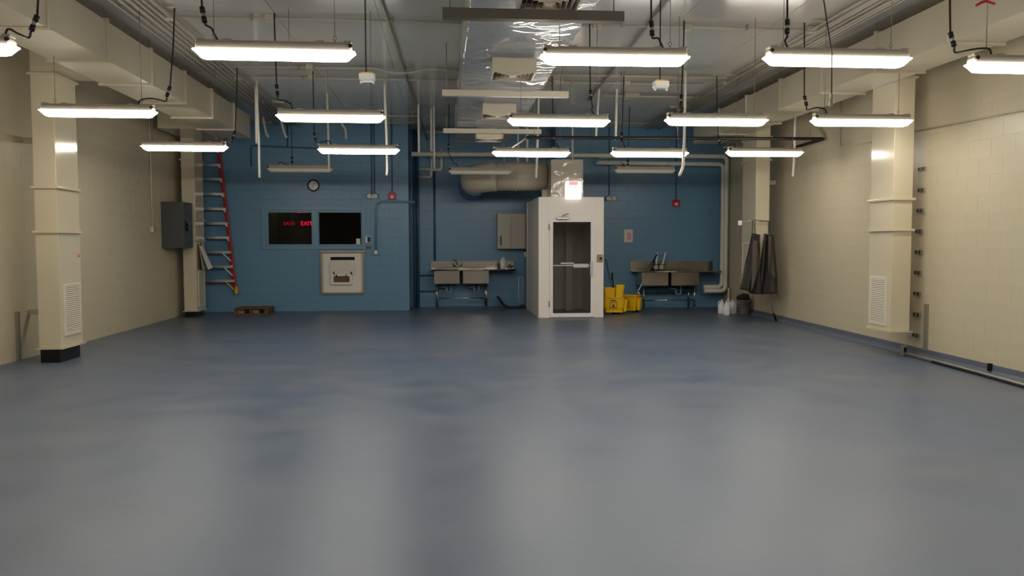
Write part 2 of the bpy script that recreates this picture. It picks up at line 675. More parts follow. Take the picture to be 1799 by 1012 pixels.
# text as mesh
def text_mesh(txt, size, depth=0.004):
    cu = bpy.data.curves.new('letters', 'FONT')
    cu.body = txt
    cu.size = size
    cu.extrude = depth
    cu.align_x = 'CENTER'
    cu.align_y = 'CENTER'
    o = bpy.data.objects.new('letters', cu)
    COL.objects.link(o)
    dg = bpy.context.evaluated_depsgraph_get()
    me = bpy.data.meshes.new_from_object(o.evaluated_get(dg))
    bpy.data.objects.remove(o)
    bm = new()
    bm.from_mesh(me)
    bpy.data.meshes.remove(me)
    bm.transform(Matrix.Rotation(math.pi / 2, 4, 'X'))
    return bm


# exit signs glowing in the dark side room; the dim one is a reflection
for (px, py, Y, sc, mt, lab) in ((540, 393, 21.5, 1.0, 'exitred', 'bright red EXIT sign with arrow seen through the dark window'),
                                 (508, 393, 21.6, 0.8, 'exitreflect', 'dim red EXIT reflection in the dark window, modelled as a sign'),
                                 (532, 371.5, 21.3, 0.85, 'exitred', 'red EXIT sign high in the window, cut by the frame top')):
    c = at_y(px, py, Y)
    t = thing('exit_sign', lab, 'exit sign', c)
    bm = new()
    box(bm, c.x - 0.16 * sc, c.x + 0.16 * sc, Y + 0.01, Y + 0.05, c.z - 0.1 * sc, c.z + 0.1 * sc)
    part('sign_body', bm, 'blackgloss', t)
    bm = text_mesh('EXIT', 0.15 * sc)
    bm.transform(Matrix.Translation((c.x - 0.02, Y, c.z)))
    part('letters', bm, mt, t)
    bm = new()
    a = Vector((c.x + 0.17 * sc, Y - .003, c.z))
    rings_loft(bm, [[(a.x - .03, a.y, a.z - .035), (a.x + .02, a.y, a.z), (a.x - .03, a.y, a.z + .035)],
                    [(a.x - .03, a.y + .006, a.z - .035), (a.x + .02, a.y + .006, a.z), (a.x - .03, a.y + .006, a.z + .035)]])
    part('arrow', bm, mt, t)
    bm = new()
    bar(bm, (c.x, Y + 0.03, c.z + 0.1 * sc), (c.x, Y + 0.03, 3.2), 0.02)
    part('hanger', bm, 'blackgloss', t)

# ------------------------------------------------------------------ ducts
DZ0, DZ1 = 3.66, 4.11


def wall_duct(name, label, xa, xb, y0, y1, flanges):
    t = thing(name, label, 'duct', ((xa + xb) / 2, (y0 + y1) / 2, DZ0))
    cuts = [y0] + flanges + [y1]
    for a, b_ in zip(cuts, cuts[1:]):
        bm = new()
        # each length of duct is cross-broken: a slight pyramid on its inner and under faces
        box(bm, xa, xb, a, b_, DZ0, DZ1)
        part('duct_section', bm, 'duct', t)
    for f in flanges:
        bm = new()
        e = 0.028
        box(bm, xa - e, xb + e, f - 0.022, f + 0.022, DZ0 - e, DZ0)
        box(bm, xa - e, xb + e, f - 0.022, f + 0.022, DZ1, DZ1 + e)
        box(bm, xa - e, xa, f - 0.022, f + 0.022, DZ0, DZ1)
        box(bm, xb, xb + e, f - 0.022, f + 0.022, DZ0, DZ1)
        part('flange', bm, 'duct', t, bevel=0.004)
    for f in flanges[2::2]:
        for xx in (xa + 0.05, xb - 0.05):
            bm = new()
            tube(bm, [(xx, f + 0.1, DZ1), (xx, f + 0.1, ZC)], 0.006, 6)
            part('hanger_rod', bm, 'wire', t)
    return t


fl = [8.41 + 1.41 * k for k in range(-8, 6)]
DL = wall_duct('rectangular_duct', 'long cream rectangular duct hung along the wall with the grey electrical panel', -4.50, -3.86, YF + 0.1, 16.75, fl)
fr = [8.25 + 1.43 * k for k in range(-7, 6)]
DR = wall_duct('rectangular_duct', 'long cream rectangular duct hung along the wall with the aprons', 5.32, 5.93, YF + 0.1, 17.0, fr)

# central duct, wrapped in clear film, with diffuser boxes beneath
CX0, CX1 = 0.25, 1.36
t = thing('rectangular_duct', 'wide central duct wrapped in shiny clear plastic under the ceiling', 'duct', (0.8, 6, DZ0))
DC = t
cuts = [YF + 0.1] + [1.2 + 2.4 * k for k in range(7)] + [17.1]
for a, b_ in zip(cuts, cuts[1:]):
    bm = new()
    box(bm, CX0, CX1, a, b_, DZ0 + 0.02, 4.16)
    part('duct_section', bm, 'duct', t)
for f in cuts[1:-1]:
    bm = new()
    e = 0.02
    box(bm, CX0 - e, CX0, f - 0.06, f + 0.06, DZ0 + 0.03, 4.18)
    box(bm, CX1, CX1 + e, f - 0.06, f + 0.06, DZ0 + 0.03, 4.18)
    part('flange', bm, 'duct', t)
# rounded end of the central duct
bm = new()
rings = []
for k in range(7):
    a = k / 6 * math.pi / 2
    yy = 17.1 + 0.45 * math.sin(a)
    s = 0.55 * math.cos(a) + 0.45
    rings.append([(CX0 + 0.02, yy, 4.16 - 0.48 * s), (CX1 - 0.02, yy, 4.16 - 0.48 * s), (CX1 - 0.02, yy, 4.16), (CX0 + 0.02, yy, 4.16)])
rings_loft(bm, rings)
part('duct_end', bm, 'duct', t, bevel=0.03)
# clear film, slack and wrinkled
bm = new()
nu, nv = 46, 330
prof = []
for i in range(nu + 1):
    s = i / nu
    if s < 0.12:
        prof.append((CX0 - 0.02, 3.98 - (3.98 - DZ0) * s / 0.12))
    elif s > 0.86:
        k = (s - 0.86) / 0.14
        prof.append((CX1 + 0.02 + 0.02 * k, DZ0 + (3.98 - DZ0) * k))
    else:
        k = (s - 0.12) / 0.74
        prof.append((CX0 - 0.02 + (CX1 - CX0 + 0.04) * k, DZ0 - 0.018 * math.sin(math.pi * k)))
grid = []
for j in range(nv + 1):
    y = 1.0 + 16.1 * j / nv
    row = []
    for i, (x, z) in enumerate(prof):
        v1 = noise.noise(Vector((x * 2.2, y * 1.1, 3.3)))
        v2 = noise.noise(Vector((x * 6.0 + y * 1.5, y * 5.0, 7.1)))
        v3 = 1 - abs(noise.noise(Vector((x * 1.6 + y * 0.9, y * 2.8 - x, 1.7))))
        d = 0.028 * v1 + 0.003 * v2 - 0.014 * max(0, v3 - 0.8) * 5
        under = 0.12 <= i / nu <= 0.86
        row.append(bm.verts.new((x + (0 if under else d * (1 if i > nu / 2 else -1)), y, z - (0.012 + d if under else 0))))
    grid.append(row)
for j in range(nv):
    for i in range(nu):
        f = bm.faces.new((grid[j][i], grid[j][i + 1], grid[j + 1][i + 1], grid[j + 1][i]))
        f.smooth = True
part('plastic_film', bm, 'film', t, label='clear shiny plastic sheet wrapped round the duct')

DIFF = ['in front of the first trapeze bar', 'between the first two trapeze bars', 'between the last two trapeze bars', 'at the duct end by the blue wall']
for k, (xc, yn, d) in enumerate(((0.865, 6.40, DIFF[0]), (0.81, 9.22, DIFF[1]), (0.845, 12.2, DIFF[2]), (0.855, 15.03, DIFF[3]))):
    w = 0.25
    zb = 3.475
    t = thing('air_diffuser', 'square louvred air diffuser under the plastic-wrapped duct, ' + ['nearest the open hall', 'second of four towards the blue wall', 'third of four towards the blue wall', 'next to the blue wall'][k],
              'diffuser', (xc, yn + w, zb), group='diffusers under the central duct')
    bm = new()
    for (x0, x1, y0, y1) in ((-w, w, 0, 0.02), (-w, w, 2 * w - 0.02, 2 * w), (-w, -w + 0.02, 0.02, 2 * w - 0.02), (w - 0.02, w, 0.02, 2 * w - 0.02)):
        box(bm, xc + x0, xc + x1, yn + y0, yn + y1, zb, DZ0 - 0.02)
    part('neck_box', bm, 'duct', t)
    bm = new()
    box(bm, xc - w + 0.02, xc + w - 0.02, yn + 0.02, yn + 2 * w - 0.02, zb + 0.08, zb + 0.09)
    part('back_plate', bm, 'dark', t)
    for j in range(5):
        a = w - 0.012 - j * 0.047
        bm = new()
        cy = yn + w
        o_, i_ = [(-a, -a), (a, -a), (a, a), (-a, a)], [(-a + .012, -a + .012), (a - .012, -a + .012), (a - .012, a - .012), (-a + .012, a - .012)]
        vo = [bm.verts.new((xc + q[0], cy + q[1], zb - 0.004)) for q in o_]
        vi = [bm.verts.new((xc + q[0], cy + q[1], zb + 0.035)) for q in i_]
        vo2 = [bm.verts.new((xc + q[0], cy + q[1], zb - 0.001)) for q in o_]
        vi2 = [bm.verts.new((xc + q[0], cy + q[1], zb + 0.038)) for q in i_]
        for m_ in range(4):
            n_ = (m_ + 1) % 4
            bm.faces.new((vo[m_], vo[n_], vi[n_], vi[m_]))
            bm.faces.new((vo2[m_], vi2[m_], vi2[n_], vo2[n_]))
            bm.faces.new((vo[m_], vo2[m_], vo2[n_], vo[n_]))
            bm.faces.new((vi[m_], vi[n_], vi2[n_], vi2[m_]))
        part('louvre', bm, 'grille', t)
    bm = new()
    box(bm, xc - 0.035, xc + 0.035, yn + w - 0.035, yn + w + 0.035, zb, zb + 0.005)
    part('centre_plate', bm, 'grille', t)

for k, (Y, x0, x1, lab) in enumerate(((6.74, 0.0, 1.50, 'dark trapeze bar under the plastic-wrapped duct, farthest from the blue wall'),
                                      (11.22, -0.01, 1.73, 'pale trapeze bar under the plastic-wrapped duct, middle one of three'),
                                      (14.94, 0.0, 1.80, 'pale trapeze bar under the plastic-wrapped duct, closest to the blue wall'))):
    t = thing('trapeze_hanger', lab, 'duct hanger', ((x0 + x1) / 2, Y, 3.59))
    bm = new()
    h = 0.045
    zq = 3.375 if k == 0 else 3.555
    box(bm, x0, x1, Y - h, Y + h, zq, zq + 0.005)
    box(bm, x0, x1, Y - h, Y - h + 0.005, zq + 0.005, zq + 0.082)
    box(bm, x0, x1, Y + h - 0.005, Y + h, zq + 0.005, zq + 0.082)
    part('channel', bm, 'dkbar' if k == 0 else 'conduit', t)
    for xx in (x0 + 0.06, x1 - 0.08):
        bm = new()
        tube(bm, [(xx, Y, zq), (xx, Y, ZC)], 0.007, 6)
        part('rod', bm, 'wire', t)


# ------------------------------------------------------------------ vertical duct drops on the side walls
def louvre_panel(t, X, sx, y0, y1, z0, z1, n):
    """grille on a face x = X looking along sx"""
    bm = new()
    d = 0.014 * sx
    xs = sorted((X, X + d))
    for (a0, a1, c0, c1) in ((y0, y1, z0, z0 + 0.03), (y0, y1, z1 - 0.03, z1), (y0, y0 + 0.03, z0 + 0.03, z1 - 0.03), (y1 - 0.03, y1, z0 + 0.03, z1 - 0.03)):
        box(bm, xs[0], xs[1], a0, a1, c0, c1)
    g = part('grille', bm, 'grille', t)
    bm = new()
    xs2 = sorted((X, X + 0.002 * sx))
    box(bm, xs2[0], xs2[1], y0 + 0.03, y1 - 0.03, z0 + 0.03, z1 - 0.03)
    part('grille_back', bm, 'dark', g)
    for k in range(n):
        zc = z0 + 0.03 + (k + 0.5) * (z1 - z0 - 0.06) / n
        bm = new()
        hh = (z1 - z0 - 0.06) / n
        r0 = [(X + 0.003 * sx, y0 + .03, zc + hh * .38), (X + 0.003 * sx, y0 + .03, zc + hh * .18), (X + 0.013 * sx, y0 + .03, zc - hh * .38), (X + 0.013 * sx, y0 + .03, zc - hh * .18)]
        r1 = [(a, y1 - .03, c) for a, _, c in r0]
        rings_loft(bm, [r0, r1])
        part('slat', bm, 'grille', g)


def shade_block(t, x0, x1, y0, y1, z):  # black box added to give the darkness under a duct drop
    bm = new()
    box(bm, x0 + 0.01, x1 - 0.03, y0 + 0.01, y1 - 0.03, 0.0, z - 0.012)
    part('shade_block', bm, 'blackgloss', t)


def drop(name, label, x0, x1, y0, y1, z0, face, wallx, duct_x, bands, brackets, gz0, gz1, stub_y=None):
    t = thing(name, label, 'duct', ((x0 + x1) / 2, (y0 + y1) / 2, z0))
    bm = new()
    box(bm, x0, x1, y0, y1, z0, 4.10)
    part('shaft', bm, 'creamg', t, bevel=0.006)
    bm = new()
    e = 0.03
    box(bm, x0 - e, x1 + e, y0 - e, y1 + e, z0 - 0.012, z0)
    part('bottom_flange', bm, 'creamg', t)
    for z in bands:
        bm = new()
        box(bm, x0 - e, x1 + e, y0 - e, y0, z - 0.016, z + 0.016)
        box(bm, x0 - e, x1 + e, y1, y1 + e, z - 0.016, z + 0.016)
        box(bm, x0 - e, x0, y0, y1, z - 0.016, z + 0.016)
        box(bm, x1, x1 + e, y0, y1, z - 0.016, z + 0.016)
        part('band', bm, 'creamg', t, bevel=0.004)
    for z in brackets:
        bm = new()
        if face > 0:
            box(bm, wallx, x0, y1 - 0.05, y1 - 0.002, z - 0.04, z + 0.04)
        else:
            box(bm, x1, wallx, y1 - 0.05, y1 - 0.002, z - 0.04, z + 0.04)
        part('stand_off', bm, 'creamg', t)
    X = x1 if face > 0 else x0
    louvre_panel(t, X, face, y0 + 0.10, y1 - 0.06, gz0, gz1, 24)
    sy = stub_y or (y0, y1)
    bm = new()
    if face > 0:
        box(bm, x1, duct_x, sy[0], sy[1], 3.75, 4.08)
        if stub_y:
            box(bm, x0 + 0.02, x1, sy[0], y0, 3.75, 4.08)
    else:
        box(bm, duct_x - 0.01, x0, sy[0], sy[1], 3.75, 4.08)
    part('branch', bm, 'creamg', t)
    return t


L1 = drop('duct_drop', 'cream vertical duct drop with low grille, beside the grey wall guard on electrical-panel wall', -5.24, -4.96, 10.9, 11.53, 0.19, 1, XL + 0.002, -4.5,
          [3.71, 2.27, 1.70], [2.94, 0.62], 0.34, 1.02)
shade_block(L1, -5.24, -4.96, 10.9, 11.53, 0.19)
bm = new()
lathe(bm, [(0.03, 0), (0.03, 0.004), (0.001, 0.005)], (0, 0, 0), 12, 'x')
q_ = at_x(138, 448, -4.96)
bm.transform(Matrix.Translation(q_))
part('sticker', bm, 'pink', L1)
L2 = drop('duct_drop', 'cream vertical duct drop with grille, between grey electrical panel and red ladder', -5.46, -5.19, 17.5, 18.1, 0.13, 1, XL + 0.002, -4.5,
          [3.3, 2.05, 1.62], [2.85, 0.65], 0.22, 0.98, (16.1, 18.1))
shade_block(L2, -5.46, -5.19, 17.5, 18.1, 0.13)
R1 = drop('duct_drop', 'cream vertical duct drop with low grille, beside the column of small wall clips', 5.94, 6.21, 10.3, 10.88, 0.36, -1, XR(10.4) - 0.002, 5.93,
          [3.72, 2.12, 1.71], [3.44, 0.84], 0.42, 1.08)
R2 = drop('duct_drop', 'cream vertical duct drop standing behind the two hanging aprons', 5.92, 6.19, 15.0, 15.7, 0.66, -1, XR(15.1) - 0.002, 5.93,
          [3.55, 3.12], [2.74], 0.95, 1.55)

# ------------------------------------------------------------------ lamps
LL = 1.263


def wire_part(t, x, y, z0, z1):
    bm = new()
    tube(bm, [(x, y, z0 + 0.06), (x, y, z1)], 0.0035, 6)
    w_ = part('wire', bm, 'wire', t)
    bm = new()
    tube(bm, [(x + 0.014 * math.cos(a), y, z0 + 0.046 + 0.016 * math.sin(a)) for a in [k * math.pi / 5 for k in range(11)]], 0.004, 5, caps=False)
    tube(bm, [(x, y, z0), (x, y, z0 + 0.03)], 0.004, 5)
    part('hook', bm, 'wire', w_)


def lamp(label, X, Y, Z, rot=0.0, lit=True, tops=(None, None), cord=None, plug_end=-1):
    t = thing('hanging_lamp', label, 'ceiling lamp', (X, Y, Z), rot)
    bm = new()
    rings_loft(bm, [rrect(0, 0, LL - 0.15, 0.09, 0.03, -0.047), rrect(0, 0, LL - 0.115, 0.115, 0.03, -0.040),
                    rrect(0, 0, LL - 0.045, 0.138, 0.03, -0.005), rrect(0, 0, LL, 0.150, 0.03, 0.013), rrect(0, 0, LL, 0.150, 0.03, 0.018)], True)
    part('diffuser', bm, 'lens' if lit else 'lensoff', t, local=True)
    bm = new()
    rings_loft(bm, [rrect(0, 0, LL - 0.05, 0.138, 0.02, 0.018), rrect(0, 0, LL - 0.055, 0.135, 0.02, 0.065), rrect(0, 0, LL - 0.07, 0.115, 0.02, 0.088)])
    for xx in (-0.575, -0.36, 0.36, 0.575):
        box(bm, xx - 0.03, xx + 0.03, -0.045, 0.045, 0.085, 0.102)
    part('housing', bm, 'housing', t, local=True)
    bm = new()
    lathe(bm, [(0.017, 0), (0.017, 0.016), (0.011, 0.02)], (0, 0, 0), 12, 'y')
    bm.transform(Matrix.Translation((plug_end * 0.60, -0.09, 0.055)))
    part('cable_gland', bm, 'black', t, local=True)
    for k, s in enumerate((-1, 1)):
        top = ZC if tops[k] is None else tops[k]
        bx = Vector((s * 0.47, 0, 0))
        wx = X + bx.x * math.cos(rot)
        wy = Y + bx.x * math.sin(rot)
        wire_part(t, wx, wy, Z + 0.085, top)
    if cord:
        (vx, ztop, cx_, cz_, ex, lean) = cord
        # drop cord, coupling, tail into the housing
        a = Vector((vx, Y, ztop))
        c0 = Vector((cx_, Y, cz_ + 0.06))
        c1 = Vector((cx_ + lean, Y, cz_ - 0.06))
        e = Vector((ex, Y, Z + 0.09))
        bm = new()
        tube(bm, curve_pts([a, a.lerp(c0, 0.5) + Vector(((vx - cx_) * 0.12, 0, 0)), c0]), 0.0085, 7)
        mid = Vector(((c1.x + e.x) / 2, Y, min(c1.z - 0.02, Z + 0.19)))
        c1b = c1 + Vector((lean * 0.4, 0, -0.05 if abs(e.x - c1.x) > 0.1 else -0.02))
        tube(bm, curve_pts([c1, c1b, mid, Vector((e.x - 0.03 * (1 if e.x > c1.x else -1), Y, e.z + 0.06)), e]), 0.0085, 7)
        cd = part('power_cord', bm, 'black', t)
        for s0, s1 in ((0.0, 0.38), (0.62, 1.0)):
            bm = new()
            tube(bm, [c0.lerp(c1, s0), c0.lerp(c1, s1)], 0.021, 10)
            part('coupling', bm, 'blackgloss', cd)
        bm = new()
        tube(bm, [c0.lerp(c1, 0.38), c0.lerp(c1, 0.62)], 0.016, 10)
        part('coupling_ring', bm, 'galv', cd)
    return t


PLACE = {
    (0, 0): (-3.892, 6.600, 3.040, 0.0), (0, 1): (-1.332, 6.675, 3.055, 0.0090), (0, 2): (1.447, 6.810, 3.090, -0.0185),
    (0, 3): (3.313, 6.652, 3.077, 0.0008), (0, 4): (5.070, 6.600, 3.036, 0.0), (1, 0): (-3.899, 9.644, 3.033, 0.0166),
    (1, 1): (-1.314, 9.750, 3.021, 0.0079), (1, 2): (1.416, 9.923, 3.026, 0.0043), (1, 3): (3.314, 9.689, 3.019, -0.0138),
    (1, 4): (5.148, 9.679, 3.030, -0.0210), (2, 0): (-3.918, 12.758, 3.003, 0.0252), (2, 1): (-1.319, 12.919, 2.995, 0.0031),
    (2, 2): (1.413, 13.048, 2.985, 0.0038), (2, 3): (3.320, 12.912, 2.980, -0.0041), (2, 4): (5.206, 12.849, 2.997, -0.0184)}
# cord: pixels of the drop, the coupling and the entry point
CORD = {(0, 0): ((79, 0), (66, 41), (8, 66), -0.05), (0, 1): ((352, -30), (355, 26), (383, 68), 0.02), (0, 2): ((1143, -30), (1144, 50), (1166, 84), 0.01),
        (0, 3): ((1382, -30), (1383, 47), (1385, 85), 0.0), (0, 4): ((1666, -30), (1669, 69), (1742, 95), 0.04),
        (1, 0): ((307, 34), (299, 161), (243, 184), -0.04), (1, 1): ((482, 40), (486, 158), (515, 190), 0.01), (1, 2): ((1036, 56), (1037, 167), (1044, 200), 0.01),
        (1, 3): ((1202, 60), (1197, 176), (1196, 200), -0.005), (1, 4): ((1413, 62), (1413, 177), (1453, 200), 0.03),
        (2, 0): ((417, 140), (413, 238), (393, 252), -0.04), (2, 1): ((550, 140), (552, 240), (581, 256), 0.02), (2, 2): ((970, 152), (972, 243), (982, 263), 0.02),
        (2, 3): ((1096, 158), (1092, 240), (1099, 263), 0.0), (2, 4): ((1259, 160), (1262, 247), (1293, 260), 0.03)}
LINE = ['under the duct on the electrical-panel wall', 'midway between electrical-panel duct and plastic-wrapped duct', 'in the line beside the plastic-wrapped duct',
        'midway between plastic-wrapped duct and apron-wall duct', 'under the duct on the apron wall']
ORD = {2: 'first', 1: 'second', 0: 'third', -1: 'fourth', -2: 'fifth', -3: 'sixth'}
for (r, c), (X, Y, Z, rot) in sorted(PLACE.items(), reverse=True):
    pv, pc, pe, lean = CORD[(r, c)]
    v, k, e = at_y(*pv, Y), at_y(*pc, Y), at_y(*pe, Y)
    tops = [None, None]
    if c == 0:
        tops = [DZ0, None]
    if c == 4:
        tops = [None, DZ0]
    if c == 2:
        tops = [DZ0 - 0.03, None]
    lamp('lit lamp, %s from blue wall, %s' % (ORD[r], LINE[c]), X, Y, Z, rot, True, tops,
         (v.x, ZC - 0.05, k.x, k.z, e.x, lean), plug_end=1 if c in (0, 1) else -1)
# the lines of lamps run on to one more row before the photographer
for c, X in enumerate((-3.9, -1.32, 1.41, 3.31, 5.15)):
    tops = [DZ0 if c == 0 else (DZ0 - 0.03 if c == 2 else None), DZ0 if c == 4 else None]
    lamp('lit lamp, fourth from blue wall, %s' % LINE[c], X, 3.45, 3.04, 0.0, True, tops)
# the unlit lamps nearest the blue wall
for (xa, xb, y_, lab, cr_) in ((470, 585, 298, 'unlit lamp hanging before the clock on the blue wall', ((512, 216), (513, 281), (489, 291), 0.0)),
                              (790, 897, 302, 'unlit lamp hanging before the fat round duct', ((789, 200), (788, 258), (805, 297), 0.0)),
                              (1080, 1185, 300, 'unlit lamp hanging above the sink with the brushes', ((1106, 216), (1103, 286), (1093, 294), 0.0))):
    a, b_ = at_y(xa, y_, 16.1), at_y(xb, y_ + 1, 16.1)
    v, k, e = at_y(*cr_[0], 16.1), at_y(*cr_[1], 16.1), at_y(*cr_[2], 16.1)
    lamp(lab, (a.x + b_.x) / 2, 16.1, (a.z + b_.z) / 2, 0.0, False, (DZ0 - 0.03 if xa == 790 else None,) * 2 if xa == 790 else (None, None),
         (v.x, ZC if xa != 790 else ZC, k.x, k.z, e.x, 0.0))

NTH = ['nearest', 'second', 'third', 'fourth', 'fifth', 'sixth', 'seventh', 'eighth', 'ninth']
# ------------------------------------------------------------------ conduits under the ceiling
for k in range(6):
    x = -3.62 + 0.095 * k
    bm = new()
    tube(bm, [(x, YF + 0.05, ZC - 0.055 - 0.02 * (k % 2)), (x + 0.02 * math.sin(k), 8, ZC - 0.06), (x - 0.10, YW - 0.05, ZC - 0.055 - 0.02 * (k % 2))], 0.016 + 0.004 * (k % 3), 8)
    solo('overhead_conduit', bm, 'conduit', 'painted ceiling conduit, %s from the electrical-panel-side duct' % NTH[k], 'conduit', 'ceiling conduits on the electrical-panel side')
for k in range(7):
    x = 4.62 + 0.075 * k
    bm = new()
    tube(bm, [(x, YF + 0.05, ZC - 0.055 - 0.02 * (k % 2)), (x + 0.02 * math.sin(2 * k), 8, ZC - 0.06), (x, 18.6, ZC - 0.055 - 0.02 * (k % 2))], 0.013 + 0.004 * (k % 3), 8)
    solo('overhead_conduit', bm, 'conduit', 'painted ceiling conduit, %s from the apron-side duct' % NTH[6 - k], 'conduit', 'ceiling conduits on the apron side')
for sx, name in ((-3.38, 'electrical-panel-side'), (4.85, 'apron-side')):
    for Y, o_ in ((6.6, 'fourth'), (9.7, 'third'), (12.9, 'second'), (16.0, 'first')):
        bm = new()
        box(bm, sx - 0.33, sx + 0.33, Y - 0.02, Y + 0.02, ZC - 0.028, ZC - 0.004)
        solo('conduit_support', bm, 'conduit', 'short strut holding the %s conduit bundle, %s from the blue wall' % (name, o_), 'strut')

rows = [(10.0, -3.1, 0.24, 'panel half of ceiling, straight, nearest open hall'), (10.0, 1.4, 4.6, 'apron half of ceiling, straight, nearest open hall'),
        (12.7, -3.0, 0.24, 'panel half of ceiling, first of the middle pair'), (13.5, -3.1, 0.24, 'panel half of ceiling, second of the middle pair'),
        (12.95, 1.4, 4.6, 'apron half of ceiling, first of the middle pair'), (13.55, 1.4, 4.4, 'apron half of ceiling, second of the middle pair'),
        (14.7, 2.95, 4.9, 'apron half of ceiling, from the flat square box'), (17.3, -3.3, 0.24, 'panel half of ceiling, by the blue wall'),
        (17.9, 1.4, 4.6, 'apron half of ceiling, by the blue wall')]
for (Y, x0, x1, lab) in rows:
    t = thing('cross_conduit', 'thin conduit across the ' + lab, 'conduit', ((x0 + x1) / 2, Y, ZC - 0.06))
    bm = new()
    z = ZC - 0.045
    if abs(Y - 12.7) < 0.01:
        pts = [(x0, Y, z), (-1.0, Y, z), (-0.78, Y, z - 0.06), (-0.5, Y, z - 0.06), (-0.3, Y, z), (x1, Y, z)]
        tube(bm, fillet(pts, 0.15), 0.017, 8)
    else:
        tube(bm, [(x0, Y, z), (x1, Y, z)], 0.016, 8)
    part('pipe', bm, 'conduit', t)
    n = max(2, int((x1 - x0) / 1.2))
    for k in range(n):
        xx = x0 + (k + 0.5) * (x1 - x0) / n
        bm = new()
        box(bm, xx - 0.012, xx + 0.012, Y - 0.028, Y + 0.028, z - 0.025, ZC - 0.004)
        part('strap', bm, 'galv', t)
# far ledger pipes over the blue wall
for (px0, px1, py, Y, lab) in ((440, 728, 214, 18.55, 'white pipe along the top of the window wall'), (745, 830, 232, 19.5, 'white pipe along the top of the recessed wall')):
    a, b_ = at_y(px0, py, Y), at_y(px1, py + 1, Y)
    bm = new()
    tube(bm, [a, b_], 0.03, 10)
    solo('overhead_pipe', bm, 'conduit', lab, 'pipe')

boxes = [(297, 30, 10.0), (476, 36, 10.0), (1046, 50, 10.0), (1207, 50, 10.0), (1419, 58, 10.0), (414, 133, 13.5), (544, 120, 12.7), (547, 138, 13.5),
         (975, 150, 13.55), (1101, 149, 13.55), (1263, 152, 13.3), (1114, 166, 14.7)]
BL = ['for second lamp from blue wall, ' + q for q in LINE] + ['feeding first lamp from blue wall, ' + LINE[0], 'on the front middle conduit over lamp line by electrical-panel duct', 'on the rear middle conduit over lamp line by electrical-panel duct'] \
    + ['for first lamp from blue wall, ' + q for q in LINE[2:]] + ['flat and wide, by the hanging white hoses']
for k, (px, py, Y) in enumerate(boxes):
    p = at_z(px, py, ZC - 0.06)
    p.y = Y
    s = 0.055 if k < 11 else 0.13
    bm = new()
    box(bm, p.x - s, p.x + s, Y - s, Y + s, ZC - 0.085, ZC - 0.004)
    solo('junction_box', bm, 'conduit', 'junction box ' + BL[k], 'junction box', ['junction boxes of the near conduit', 'junction boxes of the middle conduits', None][0 if k < 5 else (1 if k < 11 else 2)], bevel=0.006)

# long dark conduit over the panel half and grey one over the apron half
bm = new()
tube(bm, fillet([(-0.70, YF + 0.1, ZC - 0.04), (-0.69, 8.6, ZC - 0.04), (-0.50, 17.0, ZC - 0.04), (-0.36, 18.6, 3.9)], 0.2), 0.022, 8)
tube(bm, [(-0.75, YF + 0.1, ZC - 0.03), (-0.73, 8.7, ZC - 0.03)], 0.012, 6)
solo('overhead_conduit', bm, 'galv', 'lone grey conduit running the ceiling length beside the plastic-wrapped duct', 'conduit')
bm = new()
tube(bm, [(2.45, YF + 0.1, ZC - 0.04), (2.5, 9.0, ZC - 0.04), (2.72, 15.2, ZC - 0.04)], 0.022, 8)
solo('overhead_conduit', bm, 'galv', 'lone grey conduit crossing ceiling beyond the plastic-wrapped duct, apron half', 'conduit')

# ------------------------------------------------------------------ drops hanging from the ceiling
def hang(name, label, cat, pts, Y, r, material, seg=8):
    P = [at_y(px, py, Y) for px, py in pts]
    P = [Vector((P[0].x, Y, ZC))] + P
    bm = new()
    tube(bm, fillet(P, 0.12), r, seg)
    return solo(name, bm, material, label, cat)


hang('hanging_hose', 'short white pipe of the paired drop near the window wall', 'pipe', [(450, 190), (451, 252)], 14.2, 0.022, 'pvc')
hang('hanging_hose', 'long white hose of the paired drop near the window wall', 'hose', [(452, 190), (455, 250), (456, 312)], 14.0, 0.02, 'pvc')
hang('hanging_hose', 'white pole dropping behind the lamps over the clock', 'pipe', [(575, 170), (577, 254), (578, 300)], 15.0, 0.016, 'pvc')
hang('hanging_hose', 'white hose ending level with the red alarm by the window', 'hose', [(676, 165), (679, 240), (680, 300), (679, 308)], 13.9, 0.02, 'pvc')
hang('hanging_hose', 'lone white pole dropping onto the white back pipe by the jog', 'pipe', [(735, 170), (736, 268)], 16.0, 0.022, 'pvc')
hang('hanging_hose', 'thicker white pole of the close pair over the left sink', 'pipe', [(758, 184), (758, 266)], 16.6, 0.026, 'pvc')
hang('hanging_hose', 'longer white pole of the close pair over the left sink', 'pipe', [(762.5, 184), (763, 296)], 16.4, 0.018, 'pvc')
hang('hanging_hose', 'white hose hanging before the round duct, ends in a nozzle', 'hose', [(946, 182), (944, 262), (942, 312)], 15.2, 0.022, 'pvc')
hang('hanging_hose', 'thin white pole beside the last trapeze bar', 'pipe', [(910, 224), (910, 285)], 17.6, 0.02, 'pvc')
hang('hanging_hose', 'thick white pole between trapeze bar and round duct', 'pipe', [(926, 224), (926, 285)], 17.7, 0.03, 'pvc')
hang('hanging_hose', 'thin rod dropping onto the plastic-wrapped box above the booth', 'rod', [(1006, 224), (1006, 280)], 16.95, 0.018, 'pvc')
hang('hanging_hose', 'slanting white hose dropping to the dark overhead rail', 'hose', [(1053, 150), (1047, 243)], 14.3, 0.02, 'pvc')
hang('hanging_hose', 'straight white hose with a metal tip by the dark overhead rail', 'hose', [(1084, 150), (1082, 235), (1081, 246)], 14.3, 0.022, 'pvc')
hang('hanging_hose', 'long white hose with kinked end above the brush sink', 'hose', [(1204, 150), (1202, 250), (1200, 295), (1193, 309)], 12.6, 0.022, 'pvc')
